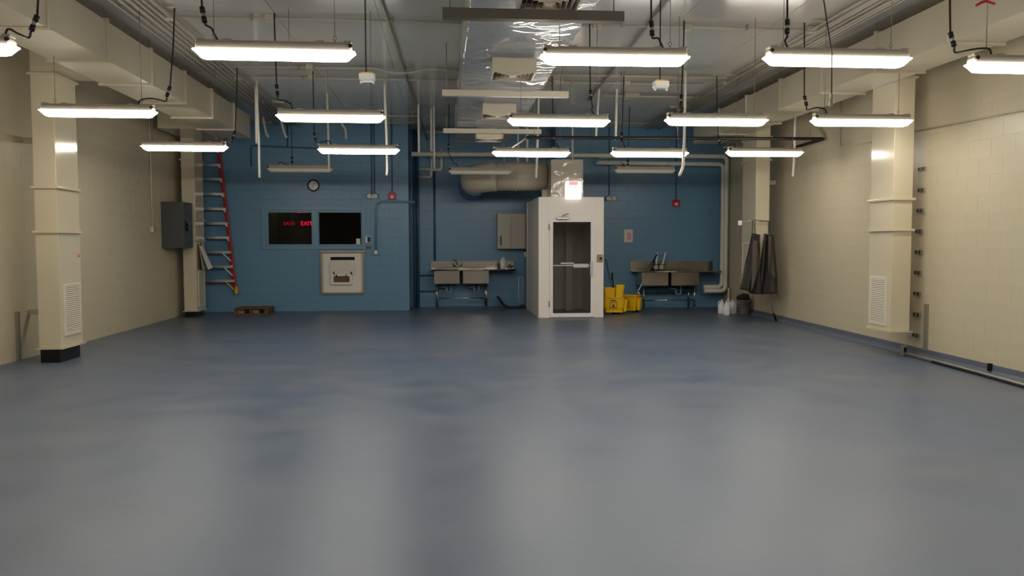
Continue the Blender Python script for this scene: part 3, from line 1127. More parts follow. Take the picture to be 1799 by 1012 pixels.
hang('hanging_hose', 'white hose hanging near the end of the dark overhead rail', 'hose', [(1397, 208), (1395, 280), (1393, 310)], 13.9, 0.022, 'pvc')
hang('hanging_hose', 'bent white pipe end nearest the duct by the window wall', 'pipe', [(463, 214), (468, 236), (472, 241)], 17.9, 0.026, 'pvc')
hang('hanging_hose', 'bent white pipe end above the dark wall conduit', 'pipe', [(494, 214), (501, 238), (504, 242)], 17.9, 0.026, 'pvc')
hang('hanging_hose', 'bent white pipe end above the lamp over the window', 'pipe', [(600, 218), (607, 226), (608, 244)], 17.9, 0.026, 'pvc')

# hanging boxes on rods
for px, py, lab in ((645, 136, 'small white box on a black rod, over the panel half of the hall'), (1161, 149, 'small white box on a black rod, over the apron half of the hall')):
    c = at_y(px, py, 8.2)
    t = thing('hanging_sensor', lab, 'sensor box', c)
    bm = new()
    rings_loft(bm, [rrect(c.x, c.y, 0.13, 0.09, 0.015, c.z - 0.04), rrect(c.x, c.y, 0.155, 0.11, 0.015, c.z - 0.02), rrect(c.x, c.y, 0.155, 0.11, 0.015, c.z + 0.03)])
    part('body', bm, 'whitep', t)
    bm = new()
    box(bm, c.x - 0.055, c.x + 0.055, c.y - 0.04, c.y + 0.04, c.z + 0.03, c.z + 0.045)
    part('cap', bm, 'yellowfoot', t)
    for s in (-1, 1):
        bm = new()
        box(bm, c.x + s * 0.06 - 0.01, c.x + s * 0.06 + 0.01, c.y - 0.01, c.y + 0.01, c.z - 0.06, c.z - 0.03)
        part('foot', bm, 'whitep', t)
    bm = new()
    tube(bm, [(c.x - 0.01, c.y, c.z + 0.045), (c.x - 0.012, c.y, ZC)], 0.007, 7)
    part('rod', bm, 'black', t)
# pull cord with spring
Y = 6.35
a, b_, c, d = at_y(1447, 0, Y), at_y(1461.5, 95, Y), at_y(1461, 165, Y), at_y(1459, 188, Y)
t = thing('pull_cord', 'thin black pull cord ending in a coil spring', 'cord', d)
bm = new()
top = a + (a - b_).normalized() * ((ZC - a.z) / max(0.05, (a - b_).normalized().z))
tube(bm, [top, a, b_, c], 0.005, 6)
part('cord', bm, 'black', t)
bm = new()
tube(bm, [c.lerp(d, k / 60) + Vector((0.013 * math.cos(k * 1.05), 0.013 * math.sin(k * 1.05), 0)) for k in range(61)], 0.004, 5)
part('spring', bm, 'galv', t)
# red clamp on the lamp wire near the apron-wall duct
c = at_y(1731, 6, 6.58)
bm = new()
tube(bm, [at_y(1715, 10, 6.58), at_y(1725, 4, 6.58), at_y(1733, 2, 6.58)], 0.012, 8)
tube(bm, [at_y(1733, 2, 6.58), at_y(1748, 7, 6.58)], 0.010, 8)
solo('valve_handle', bm, 'red', 'small red handle caught on a lamp wire by the apron-wall duct', 'handle')

# dark overhead rail: along the apron wall, then across
Yr = 13.35
a = at_y(925, 244, Yr); b_ = at_y(1467, 240, Yr)
b_.x = min(b_.x, XR(Yr) - 0.08)
z = 3.28
bm = new()
tube(bm, fillet([(XR(15) - 0.1, 14.95, z + 0.02), (b_.x, Yr + 0.02, z + 0.03), (a.x, Yr, z)], 0.06), 0.028, 8)
t = thing('overhead_rail', 'dark steel rail crossing under the lamps and turning along the apron wall', 'rail', (4, Yr, z))
part('rail', bm, 'black', t)
for xx in (1.5, 3.9, 6.2):
    bm = new()
    tube(bm, [(xx, Yr, z), (xx, Yr, DZ0 if 5.32 < xx < 5.93 else ZC)], 0.006, 6)
    part('hanger', bm, 'wire', t)
bm = new()
tube(bm, [(a.x, Yr, z), at_y(893, 264, Yr)], 0.016, 8)
part('drop_arm', bm, 'galv', t)


# ------------------------------------------------------------------ things on the window wall
def disc(bm, c, r, y0, y1, seg=28):
    lathe(bm, [(r, y0), (r, y1)], c, seg, 'y')


c = at_y(551, 326, YW)
R = 0.138
t = thing('wall_clock', 'round black-rimmed wall clock with white face on the blue wall', 'clock', (c.x, YW, c.z - R))
bm = new()
lathe(bm, [(R - 0.004, -0.002), (R, -0.02), (R - 0.006, -0.04), (R - 0.03, -0.04), (R - 0.034, -0.02), (R - 0.034, -0.002)], (c.x, YW, c.z), 40, 'y')
part('rim', bm, 'blackgloss', t)
bm = new()
disc(bm, (c.x, YW, c.z), R - 0.03, -0.022, -0.015, 36)
part('face', bm, 'whitep', t)
for k in range(12):
    a = k * math.pi / 6
    bm = new()
    d = Vector((math.sin(a), 0, math.cos(a)))
    o = Vector((c.x, YW - 0.024, c.z))
    bar(bm, o + d * (R - 0.048), o + d * (R - 0.036), 0.008, 0.003, (0, 1, 0))
    part('hour_mark', bm, 'blackgloss', t)
for nm, ang, ln, w in (('hour_hand', 215, 0.055, 0.010), ('minute_hand', 40, 0.085, 0.007)):
    a = math.radians(ang)
    bm = new()
    o = Vector((c.x, YW - 0.027, c.z))
    bar(bm, o, o + Vector((math.sin(a), 0, math.cos(a))) * ln, w, 0.003, (0, 1, 0))
    part(nm, bm, 'blackgloss', t)


def emergency_light(px, py, YY, label, feeds):
    c = at_y(px, py, YY)
    t = thing('emergency_light', label, 'emergency light', (c.x, YY, c.z - 0.06))
    bm = new()
    rings_loft(bm, [[(c.x + x, YY - d, c.z + z) for x, z in ((-0.12, 0.0), (-0.07, -0.05), (0.07, -0.05), (0.12, 0.0), (0.07, 0.04), (-0.07, 0.04))] for d in (0.0, 0.06)])
    part('battery_case', bm, 'galv', t, bevel=0.008)
    for s in (-1, 1):
        bm = new()
        hc = Vector((c.x + s * 0.085, YY - 0.09, c.z + 0.01))
        lathe(bm, [(0.02, 0.05), (0.055, 0.01), (0.062, -0.03), (0.058, -0.035)], (0, 0, 0), 16, 'y')
        bm.transform(Matrix.Translation(hc) @ Matrix.Rotation(math.radians(-s * 25), 4, 'Z') @ Matrix.Rotation(math.radians(18), 4, 'X'))
        h = part('lamp_head', bm, 'alu', t)
        bm = new()
        lathe(bm, [(0.05, -0.036), (0.05, -0.04)], (0, 0, 0), 16, 'y')
        bm.transform(Matrix.Translation(hc) @ Matrix.Rotation(math.radians(-s * 25), 4, 'Z') @ Matrix.Rotation(math.radians(18), 4, 'X'))
        part('lens', bm, 'whitep', h)
    for fx in feeds:
        bm = new()
        x = c.x + fx
        tube(bm, [(x, YY - 0.015, c.z + 0.03), (x, YY - 0.015, ZC)], 0.013, 8)
        part('feed_conduit', bm, 'bluepipe', t)


emergency_light(655, 345, YW, 'twin-headed emergency light on the window wall', (-0.02, 0.04))
emergency_light(1072, 349, YB, 'twin-headed emergency light beside the white booth', (-0.03,))


def alarm(px, py, YY, label, zt=ZC):
    c = at_y(px, py, YY)
    t = thing('fire_alarm', label, 'fire alarm', (c.x, YY, c.z - 0.09))
    bm = new()
    box(bm, c.x - 0.085, c.x + 0.085, YY - 0.06, YY, c.z - 0.085, c.z + 0.085)
    b0 = part('body', bm, 'red', t, bevel=0.008)
    bm = new()
    box(bm, c.x - 0.035, c.x + 0.035, YY - 0.072, YY - 0.06, c.z - 0.055, c.z + 0.01)
    part('strobe', bm, 'paper', b0, bevel=0.004)
    for k in range(3):
        bm = new()
        box(bm, c.x - 0.05, c.x + 0.05, YY - 0.064, YY - 0.06, c.z + 0.03 + k * 0.014, c.z + 0.037 + k * 0.014)
        part('sounder_slot', bm, 'blackgloss', b0)
    bm = new()
    tube(bm, [(c.x, YY - 0.015, c.z + 0.08), (c.x, YY - 0.015, zt)], 0.013, 8)
    part('feed_conduit', bm, 'bluepipe', t)


alarm(689, 344.5, YW, 'red fire alarm with strobe on the window wall')
alarm(1187, 357, YB, 'red fire alarm with strobe above the brush sink')

# card reader and its small label
c = at_y(647.5, 420.5, YW)
t = thing('card_reader', 'small black card reader beside the dark window', 'card reader', (c.x, YW, c.z - 0.07))
bm = new()
box(bm, c.x - 0.065, c.x + 0.055, YW - 0.012, YW, c.z - 0.07, c.z + 0.07)
part('back_plate', bm, 'alu', t)
bm = new()
box(bm, c.x - 0.03, c.x + 0.05, YW - 0.04, YW - 0.012, c.z - 0.06, c.z + 0.06)
part('reader', bm, 'blackgloss', t, bevel=0.005)
c = at_y(647, 435, YW)
bm = new()
box(bm, c.x - 0.05, c.x + 0.05, YW - 0.004, YW, c.z - 0.035, c.z + 0.03)
solo('wall_label', bm, 'panel', 'small dark label under the card reader', 'label')

# bent conduit and its outlet box
p0, p1, p2 = at_y(660.5, 440, YW - 0.03), at_y(660.5, 354, YW - 0.03), at_y(729, 355, YW - 0.03)
t = thing('bent_conduit', 'blue bent conduit ending in an outlet box right of the window', 'conduit', (p0.x, YW, p0.z - 0.1))
bm = new()
tube(bm, fillet([p0, p1, p2], 0.18, 8), 0.024, 10)
part('pipe', bm, 'blueframe', t)
bm = new()
box(bm, p0.x - 0.055, p0.x + 0.055, YW - 0.06, YW, p0.z - 0.10, p0.z + 0.01)
b0 = part('outlet_box', bm, 'blueframe', t, bevel=0.008)
bm = new()
box(bm, p0.x - 0.03, p0.x + 0.03, YW - 0.064, YW - 0.06, p0.z - 0.08, p0.z - 0.01)
part('cover', bm, 'alu', b0)
# dark conduit high on the window wall
bm = new()
a, b_ = at_y(441, 256, YW - 0.02), at_y(562, 261, YW - 0.02)
tube(bm, fillet([at_y(441.5, 292, YW - 0.02), a, b_, Vector((b_.x + 1.0, b_.y, b_.z - 0.03))], 0.04), 0.017, 8)
tube(bm, [at_y(505, 258, YW - 0.03), at_y(505, 212, YW - 0.03)], 0.017, 8)
solo('blue_conduit', bm, 'bluepipe', 'dark blue conduit high on the window wall above the unlit lamp', 'conduit')

# wall hatch under the window
t = thing('wall_hatch', 'white hatch panel in a steel frame under the dark window', 'hatch', ((hl + hr) / 2, YW, hz0))
o0 = 0.045
for (x0, x1, z0, z1) in ((hl - o0, hr + o0, hz1, hz1 + o0 + 0.01), (hl - o0, hr + o0, hz0 - o0, hz0), (hl - o0, hl, hz0, hz1), (hr, hr + o0, hz0, hz1)):
    bm = new()
    box(bm, x0, x1, YW - 0.05, YW + 0.10, z0, z1)
    part('frame_bar', bm, 'steel', t, bevel=0.005)
bm = new()
box(bm, hl, hr, YW + 0.012, YW + 0.05, hz0, hz1)
pn = part('panel', bm, 'white', t)
bm = new()
q = 0.05
for (x0, x1, z0, z1) in ((hl + q, hr - q, hz1 - q - .012, hz1 - q), (hl + q, hr - q, hz0 + q, hz0 + q + .012), (hl + q, hl + q + .012, hz0 + q, hz1 - q), (hr - q - .012, hr - q, hz0 + q, hz1 - q)):
    box(bm, x0, x1, YW + 0.004, YW + 0.012, z0, z1)
part('panel_moulding', bm, 'white', pn)
s0, s1 = at_y(580.5, 451.5, YW), at_y(623, 457, YW)
bm = new()
box(bm, s0.x, s1.x, YW + 0.008, YW + 0.0118, s1.z, s0.z)
part('slot', bm, 'dark', t)
s0, s1 = at_y(579.5, 459.5, YW), at_y(623, 482.5, YW)
bm = new()
rings_loft(bm, [[(s0.x, YW - 0.004, s0.z), (s1.x, YW - 0.004, s0.z), (s1.x + 0.01, YW - 0.05, s1.z), (s0.x - 0.01, YW - 0.05, s1.z)],
                [(s0.x, YW + 0.01, s0.z), (s1.x, YW + 0.01, s0.z), (s1.x + 0.01, YW - 0.035, s1.z), (s0.x - 0.01, YW - 0.035, s1.z)]])
part('flap', bm, 'galv', t)
s0, s1 = at_y(582, 481, YW), at_y(619, 500, YW)
bm = new()
e = 0.055
for (x0, x1, z0, z1) in ((s0.x, s1.x, s0.z - e, s0.z), (s0.x, s1.x, s1.z, s1.z + e), (s0.x, s0.x + e, s1.z + e, s0.z - e), (s1.x - e, s1.x, s1.z + e, s0.z - e)):
    box(bm, x0, x1, YW - 0.07, YW + 0.011, z0, z1)
sm = part('small_door', bm, 'whitep', t, bevel=0.005)
bm = new()
box(bm, s0.x + e, s1.x - e, YW - 0.03, YW - 0.02, s1.z + e, s0.z - e)
part('small_door_panel', bm, 'wood', sm)
for px in (587.5, 618):
    p = at_y(px, 481, YW)
    bm = new()
    tube(bm, [(p.x, YW - 0.075, p.z + 0.05), (p.x, YW - 0.075, p.z - 0.02)], 0.012, 8)
    part('hinge', bm, 'blackgloss', t)
for px in (592, 609):
    p = at_y(px, 484, YW)
    bm = new()
    tube(bm, [(p.x, YW - 0.08, p.z + 0.025), (p.x, YW - 0.08, p.z - 0.02)], 0.013, 8)
    part('latch', bm, 'blackgloss', sm)

# ------------------------------------------------------------------ pallet
a, b_ = at_z(411, 553, 0), at_z(469.5, 553, 0)
px0, px1, py0, py1 = a.x, b_.x, 18.0, 18.66
t = thing('wooden_pallet', 'weathered wooden pallet lying on the floor below the ladder', 'pallet', ((px0 + px1) / 2, (py0 + py1) / 2, 0))
for k in range(3):
    xx = px0 + (px1 - px0 - 0.045) * k / 2
    bm = new()
    box(bm, xx, xx + 0.045, py0 + 0.02, py1, 0.018, 0.118)
    part('stringer', bm, 'wood', t)
for k in range(5):
    yy = py0 + (py1 - py0 - 0.1) * k / 4
    bm = new()
    box(bm, px0 - 0.01, px1 + 0.01, yy, yy + 0.09, 0.118, 0.138)
    part('top_board', bm, 'wood', t, bevel=0.002)
for k in range(3):
    yy = py0 + (py1 - py0 - 0.1) * k / 2
    bm = new()
    box(bm, px0, px1, yy, yy + 0.09, 0.0, 0.018)
    part('bottom_board', bm, 'wood', t)
for k, (f0, f1) in enumerate(((0.07, 0.27), (0.42, 0.70), (0.86, 0.96))):
    bm = new()
    box(bm, px0 + f0 * (px1 - px0), px0 + f1 * (px1 - px0), py0 + 0.1, py0 + 0.19, 0.02, 0.105)
    part('spacer_block', bm, 'woodlt', t)

# ------------------------------------------------------------------ ladder hung on the window wall
YLd = YW - 0.16
t = thing('step_ladder', 'red fibreglass step ladder hung flat on the blue wall', 'ladder', at_y(390, 515, YLd))


def lx(py, side):
    if side > 0:
        return 385.5 + (416 - 385.5) * (py - 260) / (515 - 260)
    return 353.0 - 7.0 * (py - 260) / (515 - 260)


for side in (-1, 1):
    bm = new()
    bar(bm, at_y(lx(258, side), 258, YLd), at_y(lx(511, side), 511, YLd), 0.03, 0.085, (0, 1, 0))
    part('side_rail', bm, 'redfib', t, bevel=0.004)
    bm = new()
    bar(bm, at_y(lx(262, side) - side * 3, 262, YLd + 0.1), at_y(lx(508, side) - side * 4, 508, YLd + 0.1), 0.028, 0.05, (0, 1, 0))
    part('rear_rail', bm, 'redfib', t)
    f_ = at_y(lx(512, side), 512, YLd)
    bm = new()
    rings_loft(bm, [rrect(f_.x, YLd, 0.07, 0.11, 0.015, f_.z - 0.045), rrect(f_.x, YLd, 0.062, 0.1, 0.015, f_.z + 0.03), rrect(f_.x + 0.01 * side, YLd, 0.03, 0.1, 0.01, f_.z + 0.12)])
    part('foot', bm, 'yellowfoot', t)
for k, py in enumerate((263, 289, 314, 340, 366, 391.5, 416.5, 442, 467.5, 492.5)):
    l, r = at_y(lx(py, -1), py, YLd), at_y(lx(py, 1), py, YLd)
    bm = new()
    box(bm, l.x + 0.005, r.x - 0.005, YLd - 0.055, YLd + 0.035, l.z - 0.012, l.z + 0.012)
    box(bm, l.x + 0.005, r.x - 0.005, YLd - 0.055, YLd - 0.05, l.z - 0.045, l.z - 0.012)
    st = part('step', bm, 'alu', t)
    bm = new()
    ln = 0.06 if k < 7 else 0.19
    bar(bm, (r.x - ln, YLd - 0.058, r.z - 0.03), (r.x - 0.008, YLd - 0.058, r.z - 0.03 - ln * 0.95), 0.022, 0.01, (0, 1, 0))
    part('brace', bm, 'yellowfoot' if k == 9 else 'whitep', st)
bm = new()
l, r = at_y(lx(258, -1), 258, YLd), at_y(lx(258, 1), 258, YLd)
box(bm, l.x - 0.02, r.x + 0.02, YLd - 0.07, YLd + 0.13, l.z, l.z + 0.05)
part('top_cap', bm, 'redfib', t, bevel=0.01)
bm = new()
bar(bm, (l.x + 0.15, YLd - 0.08, l.z - 0.03), (l.x + 0.15, YW, l.z - 0.03), 0.03, 0.03)
solo('wall_hook', bm, 'galv', 'steel hook carrying the red ladder', 'hook')

# ------------------------------------------------------------------ electrical-panel wall
ya, yb = 16.76, 17.36
z0, z1 = 1.46, 2.39
t = thing('electrical_panel', 'dark grey electrical panel box on the cream wall', 'electrical panel', ((XL - 5.21) / 2, (ya + yb) / 2, z0))
bm = new()
box(bm, XL + 0.002, -5.225, ya, yb, z0, z1)
part('enclosure', bm, 'panel', t, bevel=0.006)
bm = new()
box(bm, -5.225, -5.205, ya + 0.012, yb - 0.012, z0 + 0.012, z1 - 0.012)
d = part('door', bm, 'panel', t, bevel=0.004)
bm = new()
box(bm, -5.205, -5.18, ya + 0.1, ya + 0.16, z0 + 0.36, z0 + 0.56)
tube(bm, [(-5.17, ya + 0.13, z0 + 0.50), (-5.17, ya + 0.13, z0 + 0.34)], 0.014, 8)
part('handle', bm, 'blackgloss', d)

p0, p1 = at_x(266, 160, XL + 0.02), at_x(267.5, 398, XL + 0.02)
t = thing('wall_switch', 'cream conduit dropping to a small switch box on the electrical-panel wall', 'switch', (XL, p1.y, p1.z - 0.1))
bm = new()
tube(bm, [(XL + 0.02, p1.y, ZC - 0.05), (XL + 0.02, p1.y, p1.z)], 0.018, 8)
part('conduit', bm, 'creamg', t)
bm = new()
box(bm, XL, XL + 0.06, p1.y - 0.05, p1.y + 0.05, p1.z - 0.11, p1.z)
b0 = part('switch_box', bm, 'creamg', t, bevel=0.005)
bm = new()
box(bm, XL + 0.06, XL + 0.065, p1.y - 0.035, p1.y + 0.035, p1.z - 0.1, p1.z - 0.01)
part('cover_plate', bm, 'galv', b0)
# steel wall guards
p0, p1 = at_x(30, 547, XL), at_x(31, 634, XL)
bm = new()
box(bm, XL, XL + 0.035, p1.y - 0.03, p1.y + 0.03, 0.0, p0.z)
solo('wall_guard', bm, 'galv', 'upright steel wall guard strip on the electrical-panel wall', 'wall guard', bevel=0.004)
xw = XR(10.0)
p0, p1 = at_x(1629, 534, xw), at_x(1627, 612, xw)
bm = new()
xw = XR(p1.y)
box(bm, xw - 0.035, xw + 0.002, p1.y - 0.03, p1.y + 0.03, 0.10, p0.z)
solo('wall_guard', bm, 'galv', 'upright steel wall guard strip beside the column of wall clips', 'wall guard', bevel=0.004)

# papers on the second drop
X = -5.19
pc = at_x(354, 428, X)
t = thing('clipboard', 'clipboard of papers hanging on the duct drop by the ladder', 'clipboard', (X, pc.y, pc.z - 0.45))
yc, zt = 17.62, pc.z
bm = new()
rings_loft(bm, [[(X + 0.006, yc - 0.03, zt), (X + 0.012, yc + 0.22, zt), (X + 0.03, yc + 0.22, zt - 0.55), (X + 0.02, yc - 0.03, zt - 0.55)],
                [(X + 0.012, yc - 0.03, zt), (X + 0.018, yc + 0.22, zt), (X + 0.036, yc + 0.22, zt - 0.55), (X + 0.026, yc - 0.03, zt - 0.55)]])
part('board', bm, 'wood', t)
for k, (sp, mt) in enumerate(((0.16, 'paper'), (0.10, 'galv'), (0.05, 'paper'))):
    bm = new()
    rings_loft(bm, [[(X + 0.02, yc, zt - 0.02), (X + 0.03, yc + 0.2, zt - 0.02), (X + 0.05 + sp * 1.2, yc + 0.2, zt - 0.52), (X + 0.04 + sp, yc, zt - 0.55)],
                    [(X + 0.022, yc, zt - 0.02), (X + 0.032, yc + 0.2, zt - 0.02), (X + 0.053 + sp * 1.2, yc + 0.2, zt - 0.52), (X + 0.043 + sp, yc, zt - 0.55)]])
    part('sheet', bm, mt, t)
bm = new()
box(bm, X, X + 0.04, yc + 0.02, yc + 0.18, zt - 0.05, zt + 0.02)
part('clip', bm, 'galv', t)

# ------------------------------------------------------------------ recess: pipes by the jog
for px, r, lab in ((728.5, 0.03, 'dark blue standpipe in the wall jog, thinner one'), (734, 0.035, 'dark blue standpipe in the wall jog, thicker one')):
    p = at_y(px, 400, YA - 0.1)
    bm = new()
    p.x = max(p.x, XJ1 + 0.05)
    tube(bm, [(p.x, p.y, 0.0), (p.x, p.y, ZC)], r, 10)
    solo('standpipe', bm, 'bluepipe', lab, 'pipe')
Yp = YA - 0.08
bm = new()
tube(bm, fillet([at_y(735, 297, Yp), at_y(775.5, 298.5, Yp), at_y(775.5, 262, Yp)], 0.06), 0.04, 10)
solo('pipe_elbow', bm, 'pvc', 'upper grey pipe elbow high in the recess by the jog', 'pipe')
bm = new()
tube(bm, fillet([at_y(735, 311, Yp), at_y(757.5, 311.5, Yp), at_y(758.5, 262, Yp)], 0.06), 0.04, 10)
solo('pipe_elbow', bm, 'pvc', 'lower grey pipe elbow high in the recess by the jog', 'pipe')
bm = new()
p = at_y(763.5, 400, YA - 0.03)
tube(bm, [(p.x, p.y, 1.12), (p.x, p.y, 3.3)], 0.024, 8)
solo('blue_conduit', bm, 'bluepipe', 'dark blue conduit dropping behind the left sink splashback', 'conduit')
bm = new()
for py in (484, 512):
    tube(bm, [at_y(734, py, YA - 0.03), at_y(764, py, YA - 0.03)], 0.018, 8)
solo('blue_conduit', bm, 'bluepipe', 'dark blue water pipes running low to the left sink', 'pipe')

# long white pipes along the blue wall
Yp = 18.45
a = at_y(723, 271, Yp)
zq = at_y(900, 272, Yp).z
xe = at_y(1282, 300, Yp - 0.2).x
bm = new()
tube(bm, fillet([(a.x, Yp, zq), (xe, Yp, zq), (xe, Yp, at_y(1281, 511, Yp).z), (at_y(1237, 511, Yp).x, Yp, at_y(1237, 511, Yp).z)], 0.12, 6), 0.052, 12)
t = thing('drain_pipe', 'long white pipe high along the blue wall, turning down past the brush sink', 'pipe', (xe, Yp, 0.5))
part('pipe', bm, 'pvc', t)
for px in (741, 862, 1037):
    p = at_y(px, 271, Yp)
    bm = new()
    tube(bm, [(p.x, Yp, zq), (p.x, Yp, ZC)], 0.008, 6)
    part('hanger', bm, 'wire', t)
for px in (772, 783, 1090):
    p = at_y(px, 271, Yp)
    bm = new()
    tube(bm, [(p.x - 0.05, Yp, zq), (p.x + 0.05, Yp, zq)], 0.06, 12)
    part('coupling', bm, 'conduit', t)
bm = new()
x1_ = at_y(1270.5, 300, Yp).x
z1_ = at_y(1160, 288, Yp).z
tube(bm, fillet([at_y(1051, 286, Yp), (x1_, Yp, z1_), (x1_, Yp, at_y(1270, 504, Yp).z), (at_y(1236, 504, Yp).x, Yp, at_y(1270, 504, Yp).z)], 0.12, 6), 0.048, 12)
t = thing('drain_pipe', 'shorter white pipe nested inside the long one above the brush sink', 'pipe', (x1_, Yp, 0.5))
part('pipe', bm, 'pvc', t)
bm = new()
p = at_y(1051, 286, Yp)
tube(bm, [(p.x + .02, Yp, p.z), (p.x + .02, YB, p.z)], 0.04, 10)
part('wall_stub', bm, 'pvc', t)
bm = new()
tube(bm, [at_y(1052, 274, Yp + 0.1), at_y(1085, 274, Yp + 0.1)], 0.07, 12)
solo('pipe_fitting', bm, 'conduit', 'short fat pipe fitting behind the lamps above the booth', 'pipe')

# ------------------------------------------------------------------ round duct
Yd = 17.45
c0 = at_y(968, 310.5, Yd)
rd = 0.305
xl = at_y(843, 312, Yd).x
t = thing('round_duct', 'fat cream round duct beside the booth, bending into the blue wall', 'duct', (1.5, Yd, c0.z - rd))
z = c0.z
bm = new()
tube(bm, [(2.20, Yd, z), (xl + 0.35, Yd, z)], rd, 28)
part('straight_run', bm, 'duct', t)
bm = new()
pts = []
for k in range(9):
    a = math.radians(90 * k / 8)
    pts.append((xl + 0.35 - 0.45 * math.sin(a), Yd + 0.45 * (1 - math.cos(a)), z - 0.06 * (k / 8)))
tube(bm, pts, rd + 0.012, 28)
part('elbow', bm, 'duct', t)
bm = new()
tube(bm, [(pts[-1][0], pts[-1][1], pts[-1][2]), (pts[-1][0], YA + 0.0, z - 0.08)], rd + 0.02, 28)
part('wall_run', bm, 'bluepipe', t)
for xx in (xl + 0.33, 1.55):
    bm = new()
    tube(bm, [(xx - 0.012, Yd, z), (xx + 0.012, Yd, z)], rd + 0.014, 28)
    part('seam_band', bm, 'duct', t)
for xx in (1.3,):
    bm = new()
    tube(bm, [(xx, Yd, z + rd - 0.02), (xx, Yd, DZ0 + 0.02)], 0.01, 6)
    part('hanger_rod', bm, 'pvc', t)
bm = new()
p = at_y(938, 327, Yd - 0.02)
# neck under the round duct onto the booth
n0, n1 = at_y(951, 345, Yd).x, at_y(964.5, 345, Yd).x
box(bm, n0, n1, Yd - 0.1, Yd + 0.1, 2.495, z - rd + 0.06)
part('neck', bm, 'galv', t)

# box over the booth, wrapped in clear plastic
bx0, bx1 = at_y(968, 300, 16.66).x, at_y(1024.5, 300, 16.66).x
bz1 = at_y(996, 280, 16.66).z
t = thing('duct_box', 'box duct wrapped in clear crinkled plastic on top of the booth', 'duct', ((bx0 + bx1) / 2, 17.0, 2.495))
bm = new()
box(bm, bx0 + 0.015, bx1 - 0.015, 16.685, 17.6, 2.495, bz1 - 0.01)
part('casing', bm, 'duct', t)
bm = new()
g = {}
N = 26


def wrap_face(o, du, dv, nrm, nu_, nv_):
    rows_ = []
    for j in range(nv_ + 1):
        row = []
        for i in range(nu_ + 1):
            p = Vector(o) + Vector(du) * (i / nu_) + Vector(dv) * (j / nv_)
            d_ = 0.012 * noise.noise(p * 3.1) + 0.008 * noise.noise(p * 9.0 + Vector((5, 1, 2)))
            edge = min(i, nu_ - i, j, nv_ - j) / 4
            row.append(bm.verts.new(p + Vector(nrm) * (d_ * min(1, edge))))
        rows_.append(row)
    for j in range(nv_):
        for i in range(nu_):
            f = bm.faces.new((rows_[j][i], rows_[j][i + 1], rows_[j + 1][i + 1], rows_[j + 1][i]))
            f.smooth = True


H = bz1 - 2.497
wrap_face((bx0, 16.66, 2.497), (bx1 - bx0, 0, 0), (0, 0, H), (0, -1, 0), N, N)
wrap_face((bx1, 16.66, 2.497), (0, 0.95, 0), (0, 0, H), (1, 0, 0), N, N)
wrap_face((bx0, 17.61, 2.497), (0, -0.95, 0), (0, 0, H), (-1, 0, 0), N, N)
part('plastic_wrap', bm, 'filmclear', t)
bm = new()
box(bm, bx0 - 0.04, bx1 + 0.01, 16.655, 17.62, 2.495, 2.51)
part('base_flange', bm, 'galv', t)

# exit sign on the booth
e0, e1 = at_y(993, 350, 16.52), at_y(1021, 318.5, 16.52)
t = thing('exit_sign', 'overexposed white lit exit sign with pink band above the booth door', 'exit sign', ((e0.x + e1.x) / 2, 16.56, e0.z))
mx_ = (e0.x + e1.x) / 2
bm = new()
rings_loft(bm, [[(x, 16.50, z_) for x, _, z_ in [(q_[0], 0, q_[1]) for q_ in rrect(mx_, (e0.z + e1.z) / 2, e1.x - e0.x, e1.z - e0.z, 0.03, 0)]],
                [(x, 16.57, z_) for x, _, z_ in [(q_[0], 0, q_[1]) for q_ in rrect(mx_, (e0.z + e1.z) / 2, e1.x - e0.x, e1.z - e0.z, 0.03, 0)]]])
part('case', bm, 'exitwhite', t)
bm = new()
box(bm, mx_ - 0.09, mx_ + 0.09, 16.495, 16.50, e1.z - 0.08, e1.z - 0.008)
part('band', bm, 'exitpink', t)
bm = new()
box(bm, mx_ - 0.05, mx_ + 0.05, 16.57, 16.66, e1.z - 0.2, e1.z - 0.1)
part('bracket', bm, 'whitep', t)

# ------------------------------------------------------------------ booth
BY = 16.58
bx0_, bx1_ = 1.945, 3.307
BH = 2.495
BYB = 18.88
dx0, dx1, dz1 = at_y(963.5, 450, BY).x, at_y(1046.5, 450, BY).x, at_y(1000, 386, BY).z
t = thing('glass_door_booth', 'tall white metal booth with a glass door against the blue wall', 'booth', ((bx0_ + bx1_) / 2, (BY + BYB) / 2, 0))
booth = t
th = 0.07
bm = new()
box(bm, bx0_, dx0, BY, BY + th, 0, BH)
part('front_jamb_panel', bm, 'white', t, bevel=0.004)
bm = new()
box(bm, dx1, bx1_, BY, BY + th, 0, BH)
part('front_jamb_panel', bm, 'white', t, bevel=0.004)
bm = new()
box(bm, dx0, dx1, BY, BY + th, dz1, BH)
part('front_header', bm, 'white', t)
ym = BY + th + (BYB - BY - th) * 0.5
for (xa, xb) in ((bx0_, bx0_ + th), (bx1_ - th, bx1_)):
    for (y0, y1) in ((BY + th, ym - 0.003), (ym + 0.003, BYB)):
        bm = new()
        box(bm, xa, xb, y0, y1, 0, BH)
        part('side_panel', bm, 'white', t)
bm = new()
box(bm, bx0_ - 0.025, bx0_ + 0.05, BYB - 0.14, BYB, 0, BH)
part('corner_post', bm, 'galv', t)
bm = new()
box(bm, bx0_ + th, bx1_ - th, BYB - 0.07, BYB, 0, BH)
bk = part('back_panel', bm, 'white', t)
bm = new()
box(bm, bx0_ + th, bx1_ - th, BYB - 0.10, BYB - 0.07, 0, 0.14)
part('base_strip', bm, 'white', bk)
bm = new()
box(bm, bx0_ + th, bx1_ - th, BY + th, BYB - 0.07, BH - 0.06, BH - 0.002)
part('roof_panel', bm, 'white', t)
bm = new()
box(bm, bx0_ + 0.85, bx0_ + 1.0, BYB - 0.5, BYB - 0.40, 0, BH - 0.08)
part('inner_post', bm, 'white', t)
bm = new()
